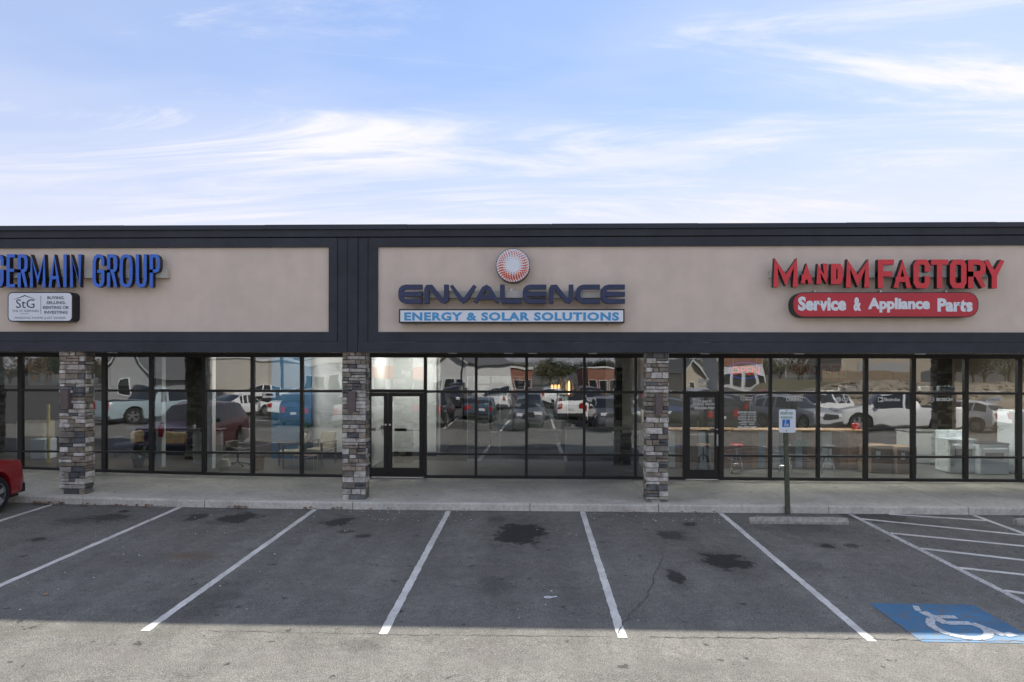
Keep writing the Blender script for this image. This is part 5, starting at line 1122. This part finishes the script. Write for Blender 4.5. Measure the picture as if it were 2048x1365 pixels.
def far_building(name, label, x0, x1, Y, depth, z1, wall, cat='building', windows=0, band=None, roof='roof_grey', win_h=(0.6, 2.5), door=True):
    zb = max(zg(0, Y), -1.5) - 0.05; t = thing(name, label, cat, ((x0 + x1) / 2, Y, zb)); h = z1 - zb; w_ = (x1 - x0) / 2
    MB().box(-w_, w_, -depth, 0, 0, h).build('wall', wall, t); MB().box(-w_ - 0.15, w_ + 0.15, -depth - 0.15, 0.15, h, h + 0.25).build('parapet', 'white_wall' if roof == 'roof_grey' else roof, t)
    if band: MB().box(-w_ + 0.1, w_ - 0.1, 0.003, 0.12, h * band[1], h * band[2]).build('sign_band', band[0], t)
    for i in range(windows):
        a = -w_ + 2 * w_ * (i + 0.14) / windows; c = -w_ + 2 * w_ * (i + 0.86) / windows
        f_ = MB().box(a - 0.07, c + 0.07, 0.004, 0.07, win_h[0] - 0.07, win_h[1] + 0.07).build('window', 'wall_white', t); MB().box(a, c, 0.071, 0.085, win_h[0], win_h[1]).build('pane', 'dark_window', f_)
    return t
def gable_building(name, label, cx_, Y, w_, depth, eave, ridge, wall, roofm, rz=0, openings=2):
    zb = max(zg(0, Y), -1.5) - 0.05; t = thing(name, label, 'house' if 'house' in name else 'building', (cx_, Y, zb), rz); h = w_ / 2
    MB().prism([(-h, 0), (h, 0), (h, eave), (0, ridge), (-h, eave)], -depth, 0).build('wall', wall, t)
    for s_ in (-1, 1):
        dx, dz = h + 0.35, (ridge - eave) * (h + 0.35) / h; n = Vector((dz * s_, 0, dx)).normalized() * 0.12
        a, b_ = Vector((0, 0, ridge + 0.02)), Vector((s_ * dx, 0, ridge - dz + 0.02)); vs = []
        for y in (0.35, -depth - 0.35): vs += [(p.x, y, p.z) for p in (a, b_, b_ + n, a + n)]
        MB().add(vs, [(0, 1, 2, 3), (7, 6, 5, 4), (0, 4, 5, 1), (3, 2, 6, 7), (1, 5, 6, 2), (0, 3, 7, 4)]).build('roof', roofm, t)
        for q_ in ((a, b_),): MB().add([(q_[0].x, 0.36, q_[0].z - 0.14), (q_[1].x, 0.36, q_[1].z - 0.14), (q_[1].x, 0.36, q_[1].z + 0.10), (q_[0].x, 0.36, q_[0].z + 0.10)], [(0, 1, 2, 3)]).build('barge_board', 'cream_wall' if 'grey' not in label else 'wall_grey', t)
    for i in range(openings):
        c = -h + w_ * (i + 0.5) / openings; o_ = MB().box(c - w_ * 0.14, c + w_ * 0.14, 0.004, 0.06, 0.9 if openings < 3 else 0.1, 2.2).build('window', 'wall_white', t); MB().box(c - w_ * 0.12, c + w_ * 0.12, 0.061, 0.07, 1.0 if openings < 3 else 0.15, 2.1).build('pane', 'dark_window', o_)
    return t
a, Y = RX(424, 74); c, _ = RX(528, 74); far_building('warehouse', 'plain cream warehouse reflected in the left office window', a - 1, c, Y, 16, 3.55, 'cream_wall')
a, Y = RX(590, 88); c, _ = RX(744, 88); far_building('shop_row', 'grey glass-fronted shop row reflected left of the glass doors', a, c, Y, 14, 3.6, 'grey_wall', windows=6, band=('white_wall', 0.82, 0.98))
a, Y = RX(746, 88); c, _ = RX(858, 88); far_building('orange_shop', 'white shop with a broad orange band reflected above the glass doors', a, c, Y, 14, 3.7, 'white_wall', windows=3, band=('orange_wall', 0.50, 0.84))
a, Y = RX(874, 78); c, _ = RX(942, 78); gable_building('white_hall', 'white gabled hall reflected in the centre window', (a + c) / 2, Y, c - a, 16, 4.3, 5.4, 'white_wall', 'roof_grey', R(14), 3)
a, Y = RX(330, 96); c, _ = RX(405, 96); far_building('office_block', 'white framed office block with many windows reflected at the left', a, c, Y, 12, 3.4, 'white_wall', windows=6, win_h=(1.0, 3.2))
a, Y = RX(216, 62); c, _ = RX(312, 62); gable_building('gabled_house', 'grey gabled house reflected behind the roller blinds', (a + c) / 2, Y, c - a, 9, 2.8, 5.6, 'grey_wall', 'roof_grey', 0, 1)
a, Y = RX(955, 120); c, _ = RX(1060, 120); far_building('low_store', 'low brick store far off in the centre window', a, c, Y, 14, 2.6, 'brick_red', windows=5)
a, Y = RX(1165, 110); c, _ = RX(1225, 110); far_building('brick_store', 'red brick store far off beside the right column', a, c, Y, 14, 2.8, 'brick_red', windows=3)
a, Y = RX(1362, 80); c, _ = RX(1412, 80); gable_building('small_house', 'small beige house with grey gable roof reflected above the shop door', (a + c) / 2, Y, c - a, 6, 3.1, 4.7, 'tan_siding', 'roof_grey', R(-18), 1)
a, Y = RX(1440, 125); c, _ = RX(1530, 125); far_building('strip_shops', 'pale shop row with dark windows reflected behind the neon sign', a, c, Y, 12, 4.6, 'white_wall', windows=4, band=('brick_red', 0.7, 0.95))
# bank of rocks on the right, with a metal building and fence on it
xb0, yb0 = 14.0, -14.0
def bank():
    n, m_ = 60, 22; vs = []; fs = []
    for j in range(m_ + 1):
        for i in range(n + 1):
            x = 19 + 66 * i / n; y = -16 - 0.22 * (x - 19) - 26 * j / m_ ; s_ = min(1, j / 7); s_ = s_ * s_ * (3 - 2 * s_); e_ = min(1, i / 8)
            z = max(zg(x, y), -1.5) - 0.15 + s_ * 2.3 * e_ + (random.uniform(-0.22, 0.22) if 0 < j < 9 else 0)
            vs.append((x, y, z))
    fs = [(j * (n + 1) + i, (j + 1) * (n + 1) + i, (j + 1) * (n + 1) + i + 1, j * (n + 1) + i + 1) for j in range(m_) for i in range(n)]
    mb = MB().add(vs, fs); mb.m = [0 if j < 8 else 1 for j in range(m_) for i in range(n)]
    struct(mb.build('rock_bank', ['riprap', 'grass_dry']))
bank()
rk = MB()
for i in range(900):
    x = random.uniform(22, 75); j = random.uniform(0.2, 7); y = -16 - 0.22 * (x - 19) - 26 * j / 22; s_ = min(1, j / 7); s_ = s_ * s_ * (3 - 2 * s_); z = max(zg(x, y), -1.5) - 0.15 + s_ * 2.3 * min(1, (x - 19) / 8.8); r = random.uniform(0.15, 0.4)
    rk.add([(x + r * random.uniform(.6, 1.1) * a_, y + r * random.uniform(.6, 1.1) * b_, z + r * random.uniform(.4, .8) * c_) for a_, b_, c_ in ((1, 0, 0), (-1, 0, 0), (0, 1, 0), (0, -1, 0), (0, 0, 1), (0, 0, -1))], [(0, 2, 4), (2, 1, 4), (1, 3, 4), (3, 0, 4), (2, 0, 5), (1, 2, 5), (3, 1, 5), (0, 3, 5)])
o = rk.build('riprap_rocks', 'riprap'); tag(o, 'loose brown riprap rocks on the bank across the lot', 'rocks', kind='stuff')
t = thing('metal_shed', 'beige metal building with a grey door on the rock bank', 'building', (41, -43, 0.5)); MB().box(-6, 6, -8, 0, 0, 3.6).build('wall', 'tan_siding', t); MB().box(-6.2, 6.2, -8.2, 0.2, 3.6, 3.8).build('roof', 'roof_grey', t); MB().box(-4, 1.5, 0.003, 0.06, 0.1, 2.8).build('shutter_door', 'grey_wall', t); MB().box(3, 3.9, 0.003, 0.06, 0.1, 2.2).build('door', 'roof_grey', t)
t = thing('board_fence', 'weathered board fence on the rock bank', 'fence', (30, -36, 0.75))
for i in range(30): MB().box(i * 0.3, i * 0.3 + 0.28, 0, 0.03, 0, 1.8 + random.uniform(-.03, .03)).build('board', 'fence_wood', t)
for z in (0.4, 1.4): MB().box(0, 9, -0.05, -0.001, z, z + 0.09).build('fence_rail', 'fence_wood', t)
def pole(x, y, h, label):
    t = thing('light_pole', label, 'lamp post', (x, y, max(zg(x, y), -1.5))); MB().tube((0, 0, 0), (0, 0, h), 0.09, 0.06).build('pole', 'dark_metal', t); MB().tube((-0.9, 0, h - 0.1), (0.9, 0, h - 0.1), 0.04).build('cross_arm', 'dark_metal', t)
    for s_ in (-1, 1): MB().bbox(s_ * 1.0 - 0.25, s_ * 1.0 + 0.25, -0.15, 0.15, h - 0.16, h - 0.02, 0.02).build('lamp_head', 'dark_metal', t)
    MB().lathe([(0.28, 0), (0.28, 0.7), (0.24, 0.75)], n=14).build('base', 'old_concrete', t)
for x, y, lb in ((-15.5, -6.3, 'tall parking lot lamp post left of the aisle'), (6.3, -6.3, 'tall parking lot lamp post nearest the right column'), (-6, -27.3, 'tall parking lot lamp post in the far row')): pole(x, y, 8.5, lb)
# trees
def tree_meshes(h, rad, leaf, dens, seed, bare=False):
    rs = random.Random(seed); tr = MB(); cr = MB()
    tr.tube((0, 0, 0), (0, 0, h * 0.45), 0.035 * h, 0.022 * h, 8)
    tips = []
    for i in range(11):
        a = rs.uniform(0, 6.28); z0 = h * rs.uniform(0.22, 0.5); e_ = Vector((math.cos(a) * rad * rs.uniform(.5, .95), math.sin(a) * rad * rs.uniform(.5, .95), h * rs.uniform(0.55, 0.98)))
        mid = Vector((e_.x * .45, e_.y * .45, z0 + (e_.z - z0) * .6)); tr.tube((0, 0, z0), mid, 0.013 * h, 0.008 * h, 6); tr.tube(mid, e_, 0.008 * h, 0.003 * h, 5); tips += [mid, e_, (mid + e_) / 2]
    for t_ in tips:
        for k_ in range(dens):
            g_ = Vector((rs.gauss(0, 1), rs.gauss(0, 1), rs.gauss(0, .8))) * rad * 0.24; c = t_ + g_; s_ = rs.uniform(0.10, 0.26) * (h / 9)
            u_ = Vector((rs.gauss(0, 1), rs.gauss(0, 1), rs.gauss(0, 1))).normalized(); v_ = u_.orthogonal().normalized() * s_; u_ = u_ * s_
            cr.add([c - u_, c + v_ * .6, c + u_, c - v_ * .6], [(0, 1, 2, 3)])
    a = tr.build('trunk', 'bark'); b_ = cr.build('crown', leaf); ma, mb_ = a.data, b_.data; bpy.data.objects.remove(a); bpy.data.objects.remove(b_); return ma, mb_
TV = [tree_meshes(9, 3.2, 'leaf_rust', 60, 1), tree_meshes(10, 3.0, 'leaf_evergreen', 90, 2), tree_meshes(8, 3.4, 'leaf_olive', 70, 3), tree_meshes(10.5, 3.3, 'leaf_rust', 26, 4)]
U_ = 'first second third fourth fifth sixth seventh eighth ninth'.split(); ORD = U_ + 'tenth eleventh twelfth thirteenth fourteenth fifteenth sixteenth seventeenth eighteenth nineteenth'.split()
for t10, t10th in (('twenty', 'twentieth'), ('thirty', 'thirtieth'), ('forty', 'fortieth')): ORD += [t10th] + [t10 + '-' + u_ for u_ in U_]
kinds = ('rust-brown', 'dark evergreen', 'olive', 'thinly leafed brown'); cnt = 0
for row, (D0, n_, lo, hi) in enumerate(((150, 44, -160, 1640), (185, 40, -160, 2150), (95, 9, 1640, 2100))):
    for i in range(n_):
        px = lo + (hi - lo) * (i + random.uniform(0.1, 0.9)) / n_; x, y = RX(px, D0 + random.uniform(-8, 8)); k_ = random.randrange(4)
        t = thing('tree', '%s tree, %s from left in the %s tree line across the lot' % (kinds[k_], ORD[i], ('nearer', 'farther', 'right-hand')[row]), 'tree', (x, y, -1.6 if row < 2 else 0.3), random.uniform(0, 6.28), 'trees across the lot')
        s_ = random.uniform(0.48, 0.74) * (1.0 if row < 2 else 1.05); t.scale = (s_ * 1.7, s_ * 1.7, s_); link('trunk', TV[k_][0], t); link('crown', TV[k_][1], t)
# ---------------------------------------------------------------- small litter
lv = MB()
def leaf_at(x, y, z, s_, m_): 
    a = random.uniform(0, 6.28); u_ = Vector((math.cos(a), math.sin(a), random.uniform(-.25, .4))) * s_; v_ = Vector((-math.sin(a), math.cos(a), random.uniform(-.25, .4))) * s_ * 0.55; c = Vector((x, y, z))
    lv.add([c - u_, c + v_ - u_ * .1 + Vector((0, 0, s_ * .2)), c + u_ * .35, c + u_, c - v_ - u_ * .1 + Vector((0, 0, s_ * .25))], [(0, 4, 3, 2), (0, 2, 3, 1)], m_)
for (pa, pb, n_, sp_) in ((42, 112, 60, 0.10), (150, 330, 60, 0.12), (455, 500, 26, 0.05), (610, 640, 14, 0.05), (665, 690, 10, 0.04), (700, 1000, 16, 0.10), (1200, 1420, 10, 0.1)):
    for i in range(n_):
        px = random.uniform(pa, pb); x = G(px, 1015)[0]; y = YK - abs(random.gauss(0, sp_)) - 0.012; leaf_at(x, y, zg(x, y) + random.uniform(0.012, 0.05), random.uniform(0.02, 0.05), random.choice((0, 0, 1)))
for (px, py) in ((297, 1097), (214, 1062), (190, 1018), (275, 1021), (92, 1191), (300, 1042), (230, 1000), (270, 962), (340, 985), (1105, 1175)): x, y = G(px, py); lift = SW + rise(x) if y > YK else zg(x, y); leaf_at(x, y, lift + 0.015, 0.04, 1)
o = lv.build('fallen_leaves', ['leaf_brown', 'leaf_tan']); tag(o, 'dry brown leaves lying along the kerb', 'leaves', kind='stuff')
lt = MB()
for (pa, pb, qa, qb, n_) in ((700, 960, 1019, 1045, 60), (1180, 1440, 1026, 1048, 70), (380, 700, 1020, 1075, 25), (1000, 1400, 1060, 1250, 22), (0, 600, 1060, 1240, 20), (1450, 1700, 1030, 1060, 12)):
    for i in range(n_):
        x, y = G(random.uniform(pa, pb), random.uniform(qa, qb)); 
        if y > YK - 0.03: y = YK - 0.03 - random.random() * 0.1
        s_ = random.uniform(0.006, 0.02); a = random.uniform(0, 3.14); z = zg(x, y) + 0.006
        lt.add([(x + s_ * math.cos(a + b_), y + s_ * 0.7 * math.sin(a + b_), z + (0.004 if b_ < 2 else 0)) for b_ in (0, 1.7, 3.3, 4.9)], [(0, 1, 2, 3)])
o = lt.build('paper_scraps', 'print_white'); tag(o, 'tiny pale scraps of litter on the asphalt near the kerb', 'litter', kind='stuff')
cr_, _ = None, None
x, y = G(1096, 1197); t = thing('litter_loop', 'small white looped scrap lying on the centre stall', 'litter', (x, y, zg(x, y) + 0.012)); MB().path([(0.05 * math.cos(R(a)), 0.03 * math.sin(R(a)), 0.002) for a in range(0, 361, 45)] + [(0.12, 0.03, 0.004)], 0.008, 6).build('loop', 'print_white', t)
